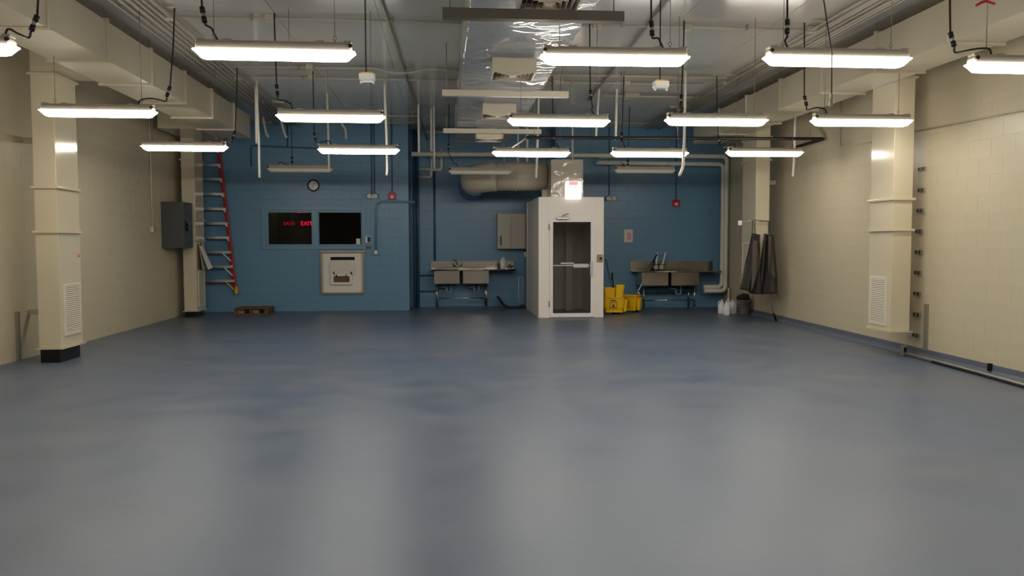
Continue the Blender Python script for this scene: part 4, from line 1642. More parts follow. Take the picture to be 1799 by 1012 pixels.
for (x0, x1, z0, z1) in ((dx0 - 0.02, dx0 + 0.02, 0, dz1 + 0.02), (dx1 - 0.02, dx1 + 0.02, 0, dz1 + 0.02), (dx0 + 0.02, dx1 - 0.02, dz1 - 0.02, dz1 + 0.02)):
    box(bm, x0, x1, BY - 0.012, BY, z0, z1)
part('door_casing', bm, 'white', t)
# door
g0, g1 = at_y(971.5, 390, BY - 0.01), at_y(1037, 549.5, BY - 0.01)
bm = new()
a, b_ = dx0 + 0.022, dx1 - 0.022
zb, zt = 0.012, dz1 - 0.022
box(bm, a, g0.x, BY - 0.03, BY + 0.015, zb, zt)
box(bm, g1.x, b_, BY - 0.03, BY + 0.015, zb, zt)
box(bm, g0.x, g1.x, BY - 0.03, BY + 0.015, zb, g1.z)
box(bm, g0.x, g1.x, BY - 0.03, BY + 0.015, g0.z, zt)
door = part('door', bm, 'whitep', t)
bm = new()
box(bm, g0.x, g1.x, BY - 0.01, BY - 0.004, g1.z, g0.z)
part('glass', bm, 'glass', door)
bm = new()
for (x0, x1, z0, z1) in ((g0.x, g1.x, g0.z - .012, g0.z), (g0.x, g1.x, g1.z, g1.z + .012), (g0.x, g0.x + .012, g1.z, g0.z), (g1.x - .012, g1.x, g1.z, g0.z)):
    box(bm, x0, x1, BY - 0.034, BY - 0.011, z0, z1)
part('glass_gasket', bm, 'blackgloss', door)
pz = at_y(1000, 466.5, BY - 0.05).z
bm = new()
box(bm, g0.x, g1.x - 0.02, BY - 0.075, BY - 0.045, pz - 0.012, pz + 0.012)
xm = at_y(1007, 467, BY - 0.05).x
box(bm, xm, at_y(1033.5, 467, BY - .05).x, BY - 0.085, BY - 0.04, pz - 0.045, pz + 0.035)
box(bm, at_y(985, 461, BY - .02).x, xm + 0.02, BY - 0.03, BY - 0.015, pz + 0.03, pz + 0.06)
for xx in (g0.x + 0.02, g1.x - 0.05):
    box(bm, xx, xx + 0.03, BY - 0.05, BY - 0.01, pz - 0.012, pz + 0.012)
part('push_bar', bm, 'alu', door, bevel=0.004)
bm = new()
p0, p1 = at_y(1036.5, 459.5, BY - 0.05), at_y(1041, 485, BY - 0.05)
box(bm, p0.x, p1.x, BY - 0.07, BY - 0.03, p1.z, p0.z)
part('pull_handle', bm, 'alu', door, bevel=0.004)
for py in (399, 534):
    p = at_y(965, py, BY - 0.03)
    bm = new()
    tube(bm, [(p.x, BY - 0.035, p.z - 0.06), (p.x, BY - 0.035, p.z + 0.06)], 0.012, 8)
    part('hinge', bm, 'galv', door)
c0 = at_y(988, 384, BY - 0.05)
bm = new()
rings_loft(bm, [[(c0.x - 0.13 + 0.26 * k, BY - 0.09, c0.z - 0.02), (c0.x - 0.13 + 0.26 * k, BY - 0.03, c0.z - 0.02),
                 (c0.x - 0.13 + 0.26 * k, BY - 0.03, c0.z + 0.03), (c0.x - 0.13 + 0.26 * k, BY - 0.09, c0.z + 0.03)] for k in (0, 1)])
cl = part('door_closer', bm, 'alu', door, bevel=0.012)
bm = new()
bar(bm, (c0.x - 0.02, BY - 0.06, c0.z + 0.04), (c0.x + 0.12, BY - 0.14, c0.z + 0.10), 0.02, 0.01)
bar(bm, (c0.x + 0.12, BY - 0.14, c0.z + 0.10), (c0.x + 0.02, BY, c0.z + 0.075), 0.02, 0.01)
part('closer_arm', bm, 'galv', cl)
# push plate
p0, p1 = at_y(1048.5, 447.5, BY), at_y(1059, 460.5, BY)
bm = new()
box(bm, p0.x, p1.x, BY - 0.018, BY, p1.z, p0.z)
pp = part('switch_plate', bm, 'steel', t)
bm = new()
disc(bm, ((p0.x + p1.x) / 2 + 0.015, BY, (p0.z + p1.z) / 2), 0.03, -0.035, -0.018, 18)
part('button', bm, 'blackgloss', pp)
bm = new()
disc(bm, ((p0.x + p1.x) / 2 + 0.015, BY, (p0.z + p1.z) / 2), 0.042, -0.022, -0.018, 18)
part('button_ring', bm, 'yellowfoot', pp)

# ------------------------------------------------------------------ wall cabinet
yc0 = YA - 0.36
p0, p1 = at_y(874, 375.5, yc0), at_y(923.5, 437, yc0)
t = thing('wall_cabinet', 'beige two-door wall cabinet above the left sink', 'cabinet', ((p0.x + p1.x) / 2, YA - 0.18, p1.z))
bm = new()
box(bm, p0.x, p1.x, yc0 + 0.02, YA, p1.z, p0.z)
part('body', bm, 'cabinet', t)
xm = at_y(897.5, 400, yc0).x
for k, (x0, x1) in enumerate(((p0.x, xm - 0.008), (xm + 0.008, p1.x))):
    bm = new()
    box(bm, x0, x1, yc0, yc0 + 0.02, p1.z, p0.z)
    d = part('door', bm, 'cabinet', t, bevel=0.003)
    if k == 0:
        hx = at_y(879.7, 400, yc0).x
        bm = new()
        box(bm, hx - 0.018, hx + 0.018, yc0 - 0.025, yc0, at_y(880, 431, yc0).z, at_y(880, 414.5, yc0).z)
        part('handle', bm, 'blackgloss', d, bevel=0.008)
p = at_y(922.5, 447, YA)
bm = new()
box(bm, p.x - 0.03, p.x + 0.03, YA - 0.05, YA, p.z - 0.06, p.z + 0.06)
solo('soap_dispenser', bm, 'whitep', 'small white dispenser under the wall cabinet corner', 'dispenser', bevel=0.008)


# ------------------------------------------------------------------ sinks
def sink(label, x0, x1, yf, yb_, zr, zs, bowls, legs, zbar, traps, xs0, splits, round_left=False):
    t = thing('steel_sink', label, 'sink', ((x0 + x1) / 2, (yf + yb_) / 2, 0))
    # deck around the bowls
    bm = new()
    ys = [yf, yf + 0.06, yb_ - 0.12, yb_ - 0.02]
    xs = [x0]
    for b0, b1 in bowls:
        xs += [b0 + 0.02, b1 - 0.02]
    xs.append(x1)
    box(bm, x0, x1, ys[0], ys[1], zr - 0.02, zr)
    box(bm, x0, x1, ys[2], ys[3], zr - 0.02, zr)
    for k in range(0, len(xs), 2):
        box(bm, xs[k], xs[k + 1], ys[1], ys[2], zr - 0.02, zr)
    part('deck', bm, 'steel', t)
    bm = new()
    tube(bm, [(x0, yf + 0.005, zr - 0.01), (x1, yf + 0.005, zr - 0.01)], 0.018, 10)
    part('rolled_rim', bm, 'steel', t)
    edges = [xs0] + list(splits) + [x1]
    for a, b_ in zip(edges, edges[1:]):
        bm = new()
        box(bm, a + 0.002, b_ - 0.002, yb_ - 0.03, yb_ - 0.003, zr - 0.01, zs)
        box(bm, a + 0.002, b_ - 0.002, yb_ - 0.05, yb_ - 0.003, zs, zs + 0.015)
        part('splashback', bm, 'steel', t)
    if round_left:
        bm = new()
        box(bm, xs0, x0, yb_ - 0.3, yb_ - 0.003, zr - 0.025, zr - 0.005)
        part('side_ledge', bm, 'steel', t)
    for b0, b1 in bowls:
        bm = new()
        w = 0.012
        zf = zr - 0.33
        yb2 = yb_ - 0.1
        y0 = yf + 0.03
        box(bm, b0, b1, y0, y0 + w, zf, zr - 0.02)
        box(bm, b0, b1, yb2 - w, yb2, zf, zr - 0.02)
        box(bm, b0, b0 + w, y0 + w, yb2 - w, zf, zr - 0.02)
        box(bm, b1 - w, b1, y0 + w, yb2 - w, zf, zr - 0.02)
        box(bm, b0, b1, y0, yb2, zf - w, zf)
        part('bowl', bm, 'steel', t, bevel=0.006)
    for lx_ in legs:
        for yy in (yf + 0.07, yb_ - 0.12):
            bm = new()
            tube(bm, [(lx_, yy, 0.03), (lx_, yy, zr - 0.33)], 0.02, 10)
            lathe(bm, [(0.014, 0.0), (0.024, 0.012), (0.022, 0.035)], (lx_, yy, 0.0), 10)
            part('leg', bm, 'steel', t)
    bm = new()
    tube(bm, [(legs[0], yf + 0.07, zbar), (legs[1], yf + 0.07, zbar)], 0.018, 10)
    part('stretcher', bm, 'steel', t)
    for lx_ in legs:
        bm = new()
        tube(bm, [(lx_, yf + 0.07, zbar), (lx_, yb_ - 0.12, zbar)], 0.016, 8)
        part('stretcher', bm, 'steel', t)
    for tx in traps:
        yy = (yf + yb_) / 2
        zt_ = zr - 0.34
        bm = new()
        tube(bm, fillet([(tx + 0.05, yy, zt_), (tx + 0.05, yy, zt_ - 0.22), (tx - 0.06, yy, zt_ - 0.22), (tx - 0.06, yy, zt_ - 0.09), (tx - 0.22, yy + 0.1, zt_ - 0.08), (tx - 0.22, yb_ - 0.01, zt_ - 0.08)], 0.05, 5), 0.026, 10)
        part('drain_trap', bm, 'pvcgrey', t)
    return t


def faucet(label, x, yb_, z):
    t = thing('faucet', label, 'faucet', (x, yb_ - 0.03, z))
    bm = new()
    tube(bm, [(x - 0.11, yb_ - 0.08, z), (x + 0.11, yb_ - 0.08, z)], 0.02, 10)
    tube(bm, [(x - 0.1, yb_ - 0.08, z), (x - 0.1, yb_ - 0.02, z)], 0.014, 8)
    tube(bm, [(x + 0.1, yb_ - 0.08, z), (x + 0.1, yb_ - 0.02, z)], 0.014, 8)
    part('body', bm, 'steel', t)
    for s in (-1, 1):
        bm = new()
        tube(bm, [(x + s * 0.1, yb_ - 0.08, z), (x + s * 0.1, yb_ - 0.08, z + 0.06), (x + s * 0.1 + 0.02, yb_ - 0.14, z + 0.07)], 0.012, 8)
        part('tap_handle', bm, 'steel', t)
    bm = new()
    tube(bm, curve_pts([(x, yb_ - 0.08, z), (x - 0.02, yb_ - 0.12, z + 0.1), (x - 0.08, yb_ - 0.24, z + 0.15), (x - 0.12, yb_ - 0.30, z + 0.12), (x - 0.12, yb_ - 0.31, z + 0.08)]), 0.011, 8)
    part('spout', bm, 'steel', t)


sink('double-bowl stainless sink with drainboard in the recess beside the booth', -0.30, 1.70, 19.08, YA, 0.925, 1.10, ((-0.235, 0.365), (0.445, 1.06)),
     (-0.17, 1.0), 0.25, (0.12, 0.78), -0.32, (1.62,))
faucet('wall faucet over the sink beside the wall cabinet', 0.33, YA - 0.03, 1.0)
sink('double-bowl stainless sink with long drainboard beside the yellow mop buckets', 4.50, 6.41, 18.26, YB - 0.004, 0.895, 1.10, ((4.54, 5.165), (5.235, 5.895)),
     (4.60, 5.80), 0.22, (5.50,), 4.41, (5.42,), True)
faucet('wall faucet behind the bottle brushes', 4.98, YB - 0.03, 0.98)
# white pipe run under the brush sink
bm = new()
tube(bm, fillet([(5.95, YB - 0.06, 0.50), (4.82, YB - 0.06, 0.50), (4.75, YB - 0.06, 0.62)], 0.1), 0.033, 10)
tube(bm, fillet([(5.95, YB - 0.22, 0.42), (4.66, YB - 0.22, 0.40), (4.60, YB - 0.22, 0.52)], 0.1), 0.04, 10)
solo('under_sink_pipes', bm, 'bluepipe', 'blue-painted pipes running under the brush sink', 'pipe')
bm = new()
tube(bm, [(6.6, 18.3, 0.0), (6.6, 18.3, 0.5)], 0.02, 8)
solo('floor_pipe', bm, 'pvc', 'thin upright pipe behind the white jugs', 'pipe')


def jug(label, loc, s=1.0, group=None, rz=0.0):
    t = thing('jug', label, 'jug', loc, rz, group)
    bm = new()
    h = 0.30 * s
    r = 0.075 * s
    rings_loft(bm, [rrect(0, 0, 1.9 * r, 1.9 * r, 0.5 * r, 0), rrect(0, 0, 2 * r, 2 * r, 0.5 * r, 0.012 * s), rrect(0, 0, 2 * r, 2 * r, 0.5 * r, 0.165 * s),
                    rrect(0, 0, 1.7 * r, 1.7 * r, 0.6 * r, 0.195 * s), rrect(0, 0, 0.9 * r, 0.9 * r, 0.4 * r, 0.255 * s), rrect(0, 0, 0.55 * r, 0.55 * r, 0.27 * r, 0.268 * s),
                    rrect(0, 0, 0.55 * r, 0.55 * r, 0.27 * r, 0.285 * s)], True)
    part('bottle', bm, 'jug', t, local=True)
    bm = new()
    lathe(bm, [(0.022 * s, 0.282 * s), (0.022 * s, 0.302 * s), (0.018 * s, 0.305 * s)], (0, 0, 0), 14)
    part('cap', bm, 'jug', t, local=True)
    bm = new()
    tube(bm, curve_pts([(0.022 * s, 0, 0.262 * s), (0.055 * s, 0, 0.262 * s), (0.073 * s, 0, 0.22 * s), (0.07 * s, 0, 0.17 * s)]), 0.011 * s, 8)
    part('handle', bm, 'jug', t, local=True)
    return t


t = jug('white jug standing on the left sink drainboard', (1.40, 19.35, 0.925), 0.95)
bm = new()
p = MW[t.name].translation
box(bm, p.x - 0.115, p.x - 0.06, p.y - 0.078, p.y - 0.072, p.z + 0.02, p.z + 0.14)
part('label', bm, 'blackgloss', t)
bm = new()
tube(bm, [(1.52, 19.4, 0.945), (1.58, 19.42, 1.02), (1.66, 19.4, 0.98)], 0.02, 8)
tube(bm, [(1.60, 19.35, 0.94), (1.62, 19.36, 1.0)], 0.025, 8)
solo('scrub_sponge', bm, 'wood', 'brownish scrubber beside the jug on the drainboard', 'scrubber')

# bottle brushes in a wire rack
rc = Vector((5.02, 18.62, 0.905))
t = thing('wire_rack', 'small wire rack holding two brushes on the sink', 'rack', rc)
bm = new()
for zz in (0.015, 0.13):
    tube(bm, [(rc.x - 0.16, rc.y - 0.06, rc.z + zz), (rc.x + 0.16, rc.y - 0.06, rc.z + zz), (rc.x + 0.16, rc.y + 0.06, rc.z + zz), (rc.x - 0.16, rc.y + 0.06, rc.z + zz), (rc.x - 0.16, rc.y - 0.06, rc.z + zz)], 0.007, 6)
for k in range(7):
    xx = rc.x - 0.16 + 0.32 * k / 6
    tube(bm, [(xx, rc.y - 0.06, rc.z + 0.01), (xx, rc.y - 0.06, rc.z + 0.13)], 0.005, 6)
part('wires', bm, 'blackgloss', t)
for (dx, lean, lab) in ((-0.06, 0.03, 'upright white-handled brush in the wire rack'), (0.07, 0.10, 'leaning white-handled brush in the wire rack')):
    t = thing('bottle_brush', lab, 'brush', (rc.x + dx, rc.y, rc.z + 0.01))
    bm = new()
    tube(bm, [(rc.x + dx, rc.y, rc.z + 0.02), (rc.x + dx + lean, rc.y + 0.02, rc.z + 0.42)], [0.016, 0.019], 8)
    part('handle', bm, 'whitep', t)
    bm = new()
    lathe(bm, [(0.03, 0.0), (0.05, 0.03), (0.055, 0.09), (0.03, 0.125)], (rc.x + dx, rc.y, rc.z + 0.012), 14)
    part('bristle_head', bm, 'paper', t)

# ------------------------------------------------------------------ mop buckets
def mop_bucket(label, loc, rz, wringer=True):
    t = thing('mop_bucket', label, 'mop bucket', loc, rz)
    bm = new()
    rings_loft(bm, [rrect(0, 0, 0.36, 0.26, 0.05, 0.075), rrect(0, 0, 0.42, 0.30, 0.06, 0.14), rrect(0, 0, 0.46, 0.33, 0.06, 0.36), rrect(0, 0, 0.50, 0.37, 0.07, 0.365),
                    rrect(0, 0, 0.50, 0.37, 0.07, 0.385), rrect(0, 0, 0.45, 0.32, 0.06, 0.385), rrect(0, 0, 0.40, 0.28, 0.06, 0.12)], False)
    part('tub', bm, 'yellow', t, local=True, bevel=0.004)
    bm = new()
    rings_loft(bm, [rrect(0.235, 0, 0.07, 0.14, 0.03, 0.06), rrect(0.255, 0, 0.08, 0.16, 0.03, 0.33)], False)
    part('spout_rib', bm, 'yellow', t, local=True)
    bm = new()
    rings_loft(bm, [rrect(-0.0, 0, 0.38, 0.28, 0.03, 0.05), rrect(0, 0, 0.38, 0.28, 0.03, 0.085)])
    part('skirt', bm, 'yellow', t, local=True)
    for sx in (-1, 1):
        for sy in (-1, 1):
            bm = new()
            c = Vector((sx * 0.15, sy * 0.10, 0.033))
            lathe(bm, [(0.033, -0.013), (0.033, 0.013)], c, 14, 'y')
            cs = part('caster', bm, 'black', t, local=True)
            bm = new()
            box(bm, c.x - 0.02, c.x + 0.02, c.y - 0.02, c.y + 0.02, 0.045, 0.07)
            part('caster_fork', bm, 'galv', cs, local=True)
    if wringer:
        bm = new()
        rings_loft(bm, [rrect(-0.09, 0, 0.20, 0.25, 0.03, 0.33), rrect(-0.10, 0, 0.24, 0.29, 0.03, 0.58), rrect(-0.10, 0, 0.20, 0.25, 0.03, 0.58), rrect(-0.09, 0, 0.16, 0.21, 0.03, 0.36)])
        part('wringer', bm, 'yellow', t, local=True, bevel=0.005)
        bm = new()
        rings_loft(bm, [rrect(0.10, 0, 0.15, 0.23, 0.03, 0.37), rrect(0.13, 0, 0.20, 0.26, 0.03, 0.64), rrect(0.13, 0, 0.17, 0.23, 0.03, 0.64), rrect(0.10, 0, 0.12, 0.2, 0.03, 0.40)])
        part('press_hopper', bm, 'yellow', t, local=True, bevel=0.005)
        bm = new()
        tube(bm, [(0.0, 0.12, 0.50), (-0.03, 0.13, 0.86)], 0.016, 8)
        lathe(bm, [(0.022, 0), (0.022, 0.16)], (-0.03, 0.13, 0.74), 10)
        part('wringer_lever', bm, 'black', t, local=True)
    # caution label: framed triangle
    bm = new()
    f0 = -0.176
    for (x0, x1, z0, z1) in ((-0.10, 0.06, 0.15, 0.156), (-0.10, 0.06, 0.264, 0.27), (-0.10, -0.094, 0.156, 0.264), (0.054, 0.06, 0.156, 0.264), (-0.085, 0.045, 0.30, 0.312), (-0.07, 0.03, 0.32, 0.328)):
        box(bm, x0, x1, f0, f0 + 0.03, z0, z1)
    rings_loft(bm, [[(-0.055, f0, 0.175), (0.015, f0, 0.175), (-0.02, f0, 0.24)], [(-0.055, f0 + 0.03, 0.175), (0.015, f0 + 0.03, 0.175), (-0.02, f0 + 0.03, 0.24)]])
    part('caution_print', bm, 'panel', t, local=True)
    return t


mop_bucket('yellow mop bucket with wringer standing beside the white booth', (3.68, 17.30, 0), math.radians(-8))
mop_bucket('yellow mop bucket without wringer on top, half behind the other bucket', (4.12, 17.78, 0), math.radians(-30), False)

# mop leaning from the back bucket over the sink
a, b_ = Vector((4.16, 17.76, 0.14)), at_y(1154, 447, 18.10)
t = thing('mop', 'mop with pale handle and black grip leaning from bucket over sink', 'mop', a)
bm = new()
tube(bm, [a, a.lerp(b_, 0.86)], 0.013, 8)
part('handle', bm, 'alu', t)
bm = new()
tube(bm, [a.lerp(b_, 0.84), b_], 0.02, 8)
part('grip', bm, 'blackgloss', t)
bm = new()
lathe(bm, [(0.09, 0.0), (0.10, 0.05), (0.05, 0.16), (0.02, 0.2)], (a.x, a.y, 0.125), 14)
part('mop_head', bm, 'mop', t)
# dark handled mop beside the booth
a, b_ = Vector((3.63, 17.30, 0.42)), at_y(1063, 452, 18.2)
t = thing('mop', 'dark-handled mop standing between booth and blue wall', 'mop', a)
bm = new()
tube(bm, [Vector((3.78, 17.62, 0.16)), at_y(1064, 455, 17.9)], 0.014, 8)
part('handle', bm, 'bluepipe', t)
bm = new()
lathe(bm, [(0.08, 0.0), (0.09, 0.06), (0.02, 0.2)], (3.78, 17.62, 0.0), 12)
part('mop_head', bm, 'mop', t)

# ------------------------------------------------------------------ white jugs on the floor, grey bin
JL = ['white gallon jug on the floor, nearest the brush sink', 'white gallon jug on the floor, foremost of the cluster', 'white gallon jug on the floor, rearmost of the cluster', 'white gallon jug on the floor, nearest the grey bin']
for k, (px, py, rz) in enumerate(((1268, 551, 2.6), (1277, 553.5, -0.6), (1279.5, 547, 1.0), (1287, 551.5, 0.2))):
    p = at_z(px, py, 0)
    jug(JL[k], (p.x, p.y, 0), 1.02, 'white jugs by the grey bin', rz)
p = at_z(1310, 554, 0)
t = thing('grey_bin', 'round grey plastic bin holding crumpled dark rags', 'bin', (p.x, p.y + 0.1, 0))
pb = Vector((p.x, p.y + 0.1, 0))
bm = new()
lathe(bm, [(0.105, 0.0), (0.115, 0.02), (0.145, 0.30), (0.155, 0.305), (0.155, 0.325), (0.14, 0.325), (0.105, 0.04)], pb, 24)
part('bin_body', bm, 'bucket', t)
for k in range(2):
    bm = new()
    tube(bm, curve_pts([(pb.x - 0.13, pb.y - 0.05 * k, 0.30), (pb.x - 0.15, pb.y - 0.1, 0.2 + 0.05 * k), (pb.x - 0.05, pb.y - 0.16, 0.22 + 0.03 * k)]), 0.006, 6)
    part('bail_handle', bm, 'galv', t)
bm = new()
bmesh.ops.create_icosphere(bm, subdivisions=3, radius=1.0)
for v in bm.verts:
    n_ = noise.noise(v.co * 1.7) * 0.35 + noise.noise(v.co * 4) * 0.15
    v.co = Vector((v.co.x * 0.14, v.co.y * 0.13, v.co.z * 0.09)) * (1 + n_) + Vector((pb.x - 0.01, pb.y, 0.37))
for f in bm.faces:
    f.smooth = True
solo('rag_heap', bm, 'apron', 'crumpled dark rag stuffed in the grey bin', 'rag')

# ------------------------------------------------------------------ aprons
YAp = 14.86
rz_ = at_y(1330, 388.5, YAp).z
x0, x1 = at_y(1301, 391, YAp).x, at_y(1354, 389, YAp).x
t = thing('apron_rail', 'thin steel rail fixed to the duct drop for the aprons', 'rail', ((x0 + x1) / 2, YAp, rz_))
bm = new()
tube(bm, [(x0, YAp, rz_ - 0.03), (at_y(1324, 388, YAp).x, YAp, rz_ + 0.02), (x1, YAp, rz_ - 0.005)], 0.009, 8)
part('bar', bm, 'steel', t)
bm = new()
box(bm, x0 - 0.05, x0 + 0.02, YAp - 0.03, YAp + 0.03, rz_ - 0.08, rz_ + 0.01)
part('end_block', bm, 'whitep', t, bevel=0.01)
bm = new()
for xx in (6.0, 6.14):
    tube(bm, [(xx, YAp, rz_), (xx, 15.0, rz_)], 0.01, 6)
part('mount', bm, 'steel', t)


def apron(label, top, bot, ypl, seed, dark, light, strap):
    """top/bot: pixel pairs of the hem corners on the plane y = ypl"""
    t0, t1 = at_y(*top[0], ypl), at_y(*top[1], ypl)
    b0, b1 = at_y(*bot[0], ypl), at_y(*bot[1], ypl)
    t = thing('apron', label, 'apron', (b0 + b1) / 2)
    bm = new()
    nu_, nv_ = 22, 26
    rows_ = []
    for j in range(nv_ + 1):
        v = j / nv_
        row = []
        for i in range(nu_ + 1):
            u = i / nu_
            p = t0.lerp(t1, u).lerp(b0.lerp(b1, u), v)
            # gathered at the bib, flaring below the waist
            fold = 0.05 * (0.25 + v) * math.sin(u * 9.0 + seed + 1.5 * v) + 0.025 * noise.noise(Vector((u * 3, v * 2.5, seed)))
            p = p + Vector((0.015 * math.sin(u * 6 + seed), fold - 0.02, 0.012 * math.sin(u * 7 + seed) * v))
            row.append(bm.verts.new(p))
        rows_.append(row)
    for j in range(nv_):
        for i in range(nu_):
            f = bm.faces.new((rows_[j][i], rows_[j][i + 1], rows_[j + 1][i + 1], rows_[j + 1][i]))
            f.smooth = True
    part('cloth', bm, dark, t, solid=0.004)
    # turned-back grey panel
    bm = new()
    l = [at_y(px, py, ypl - 0.085) for px, py in light]
    n_ = 12
    rows_ = []
    for j in range(n_ + 1):
        v = j / n_
        row = []
        for i in range(7):
            u = i / 6
            p = l[0].lerp(l[1], u).lerp(l[3].lerp(l[2], u), v)
            row.append(bm.verts.new(p + Vector((0, 0.02 * math.sin(u * 5 + v * 3 + seed), 0))))
        rows_.append(row)
    for j in range(n_):
        for i in range(6):
            f = bm.faces.new((rows_[j][i], rows_[j][i + 1], rows_[j + 1][i + 1], rows_[j + 1][i]))
            f.smooth = True
    part('turned_panel', bm, 'apronlt', t, solid=0.004)
    for (pa, pb_) in strap:
        bm = new()
        a_, c_ = at_y(*pa, YAp), at_y(*pb_, ypl)
        bar(bm, a_, c_, 0.014, 0.004, (0, 1, 0))
        part('neck_strap', bm, dark, t)
    return t


apron('dark apron hanging on the rail, the one closer to the bin', ((1320, 410), (1335, 412)), ((1301, 509), (1331, 518)), 14.80, 0.3, 'apron',
      ((1323, 420), (1330, 424), (1337, 462), (1319, 516)), (((1322.5, 388), (1321.5, 411)), ((1326, 389), (1327, 411))))
apron('dark apron hanging on the rail, the one closer to the wall', ((1341, 410), (1357, 413)), ((1327, 516), (1364, 517)), 14.84, 2.1, 'apron',
      ((1350, 414), (1357, 416), (1362, 492), (1349, 474)), (((1351, 389), (1350, 411)), ((1352.5, 389), (1353, 411))))

# broom / squeegee leaning under the aprons
a, b_ = at_z(1363.5, 565, 0.01), at_x(1345, 517, 6.3)
t = thing('floor_brush', 'thin-handled brush leaning under the aprons, dark end on the floor', 'brush', a)
bm = new()
b2 = at_y(1344, 512, 14.95)
tube(bm, [a + Vector((0, 0, 0.015)), b2 + Vector((-0.05, 0.02, 0.25))], 0.010, 8)
part('handle', bm, 'alu', t)
bm = new()
d_ = (b2 - a).normalized()
tube(bm, [a + Vector((0, 0, 0.02)), a + Vector((0, 0, 0.02)) + d_ * 0.17], 0.022, 8)
part('grip', bm, 'blackgloss', t)

# ------------------------------------------------------------------ apron wall: clips, pipe runs
for k, (px, py) in enumerate(((1621, 297), (1620, 334), (1618, 370), (1616, 406.5), (1615, 443), (1613.5, 479), (1612.5, 516), (1612, 552.5), (1610.5, 589))):
    p = at_x(px, py, XR(10.3))
    xw = XR(p.y)
    t = thing('wall_clip', 'paired steel clip on apron wall, ' + ('topmost' if k == 0 else ('lowest' if k == 8 else NTH[k] + ' down')) + ' in the row of nine', 'clip', (xw, p.y, p.z - 0.03), group='steel clips in a row on the apron wall')
    for s in (-1, 1):
        bm = new()
        y_ = p.y + s * 0.045
        box(bm, xw - 0.03, xw + 0.003, y_ - 0.028, y_ + 0.028, p.z - 0.026, p.z + 0.026)
        j_ = part('jaw', bm, 'galv', t)
        bm = new()
        box(bm, xw - 0.032, xw - 0.03, y_ - 0.012, y_ + 0.012, p.z - 0.022, p.z + 0.022)
        part('slot', bm, 'dark', j_)
pts = [at_z(1588, 620, 0.04), at_z(1640, 634, 0.03), at_z(1720, 655, 0.03), at_z(1799, 677, 0.03)]
pts = [Vector((min(p.x, XR(p.y) - 0.09), p.y, p.z)) for p in pts]
d_ = (pts[-1] - pts[-2]).normalized()
pts.append(pts[-1] + d_ * 3.0)
pts[-1].x = min(pts[-1].x, XR(pts[-1].y) - 0.09)
t = thing('floor_conduit', 'dark pipe lying on the floor along the blue cove base', 'pipe', pts[0])
bm = new()
tube(bm, pts, 0.022, 8)
part('pipe', bm, 'galv', t)
bm = new()
tube(bm, [p + Vector((-0.02, 0, -0.008)) for p in pts[1:]], 0.016, 8)
part('cable', bm, 'black', t)
p = pts[0]
bm = new()
box(bm, p.x - 0.03, p.x + 0.03, p.y - 0.03, p.y + 0.05, 0.0, 0.14)
e_ = part('end_box', bm, 'galv', t, bevel=0.006)
bm = new()
box(bm, p.x - 0.02, p.x + 0.02, p.y - 0.034, p.y - 0.03, 0.04, 0.12)
part('opening', bm, 'dark', e_)
q2 = at_x(1739, 648, XR(8.6) - 0.02)
bm = new()
box(bm, XR(q2.y) - 0.05, XR(q2.y) - 0.012, q2.y - 0.02, q2.y + 0.02, 0.04, 0.13)
part('clip', bm, 'blackgloss', t)

# thin pipe along the apron wall, high
a, b_ = at_x(1607, 231, XR(10.4) - 0.02), at_x(1799, 193, XR(8.3) - 0.02)
bm = new()
d_ = (b_ - a)
a.x, b_.x = XR(a.y) - 0.02, XR(b_.y) - 0.02
c_ = Vector((XR(3.0) - 0.02, 3.0, b_.z + (b_.z - a.z) / (b_.y - a.y) * (3.0 - b_.y)))
tube(bm, [a, b_, c_], 0.012, 8)
solo('wall_pipe', bm, 'conduit', 'thin cream pipe running along the apron wall from the duct drop', 'pipe')
a = at_x(1475, 258, XR(13) - 0.02)
b_ = at_x(1530, 250, XR(12) - 0.02)
bm = new()
tube(bm, fillet([(XR(a.y) - 0.02, a.y, 3.9), (XR(a.y) - 0.02, a.y, a.z), (XR(b_.y) - 0.02, b_.y, b_.z)], 0.05), 0.012, 8)
solo('wall_pipe', bm, 'creamg', 'thin cream pipe elbow on the apron wall between the two duct drops', 'pipe')

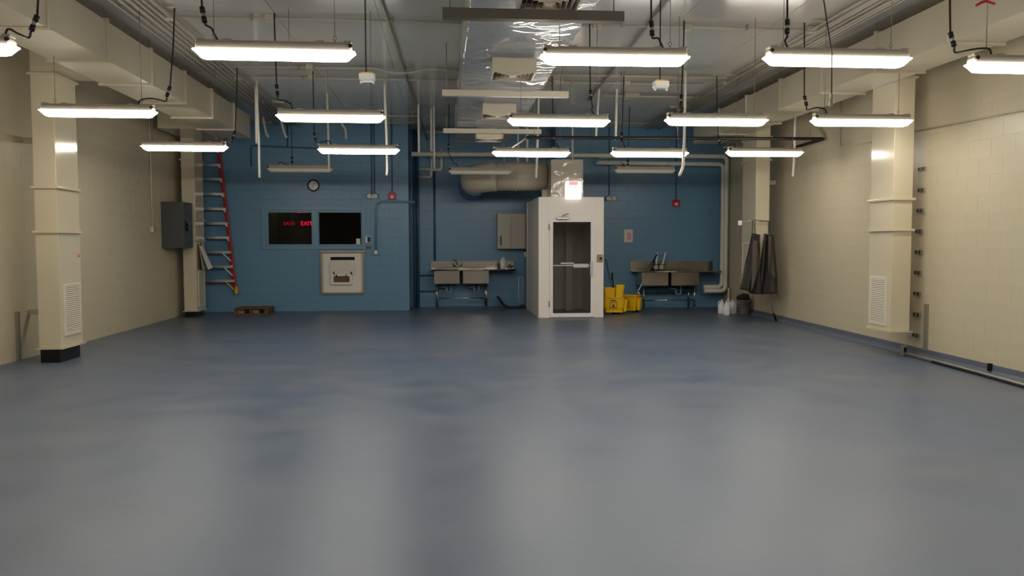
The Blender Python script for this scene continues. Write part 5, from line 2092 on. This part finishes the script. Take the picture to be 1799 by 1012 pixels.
# ------------------------------------------------------------------ small things by the blue walls
p0, p1 = at_y(1096.5, 403, YB), at_y(1111.5, 425.5, YB)
t = thing('paper_notice', 'white paper notice with faded red print on blue wall', 'notice', ((p0.x + p1.x) / 2, YB, p1.z))
bm = new()
box(bm, p0.x, p1.x, YB - 0.006, YB - 0.001, p1.z, p0.z)
part('sheet', bm, 'paper', t)
bm = new()
w_ = p1.x - p0.x
for k in range(6):
    zz = p1.z + 0.06 + k * 0.028
    box(bm, p0.x + w_ * 0.35, p0.x + w_ * (0.85 - 0.05 * (k % 2)), YB - 0.008, YB - 0.006, zz, zz + 0.02)
part('print', bm, 'pink', t)

p0, p1 = at_y(910.5, 486, YA), at_y(919.5, 532, YA)
t = thing('wall_plate', 'narrow upright framed plate low on the blue wall by the booth', 'wall plate', ((p0.x + p1.x) / 2, YA, p1.z))
bm = new()
box(bm, p0.x, p1.x, YA - 0.012, YA, p1.z, p0.z)
part('plate', bm, 'blueframe', t)
bm = new()
for (x0, x1, z0, z1) in ((p0.x, p1.x, p1.z, p1.z + .015), (p0.x, p1.x, p0.z - .015, p0.z), (p0.x, p0.x + .015, p1.z, p0.z), (p1.x - .015, p1.x, p1.z, p0.z)):
    box(bm, x0, x1, YA - 0.025, YA - 0.012, z0, z1)
part('plate_frame', bm, 'alu', t)

# curled rubber mat on the floor beside the booth
bm = new()
a = at_z(886, 543, 0)
prof = []
for k in range(21):
    s = k / 20
    x = 1.28 + 0.62 * s
    z = 0.26 * max(0, 1 - s / 0.42) ** 1.8 + 0.055 * max(0, (s - 0.6) / 0.4) ** 2
    prof.append((x, z + 0.012))
rows_ = []
for j in range(9):
    y = 18.98 + 0.5 * j / 8
    rows_.append([bm.verts.new((x + 0.03 * math.sin(j), y, z)) for x, z in prof])
for j in range(8):
    for i in range(20):
        f = bm.faces.new((rows_[j][i], rows_[j][i + 1], rows_[j + 1][i + 1], rows_[j + 1][i]))
        f.smooth = True
solo('rubber_mat', bm, 'mat', 'dark rubber mat curling up on the floor beside the booth', 'mat', solid=0.014)
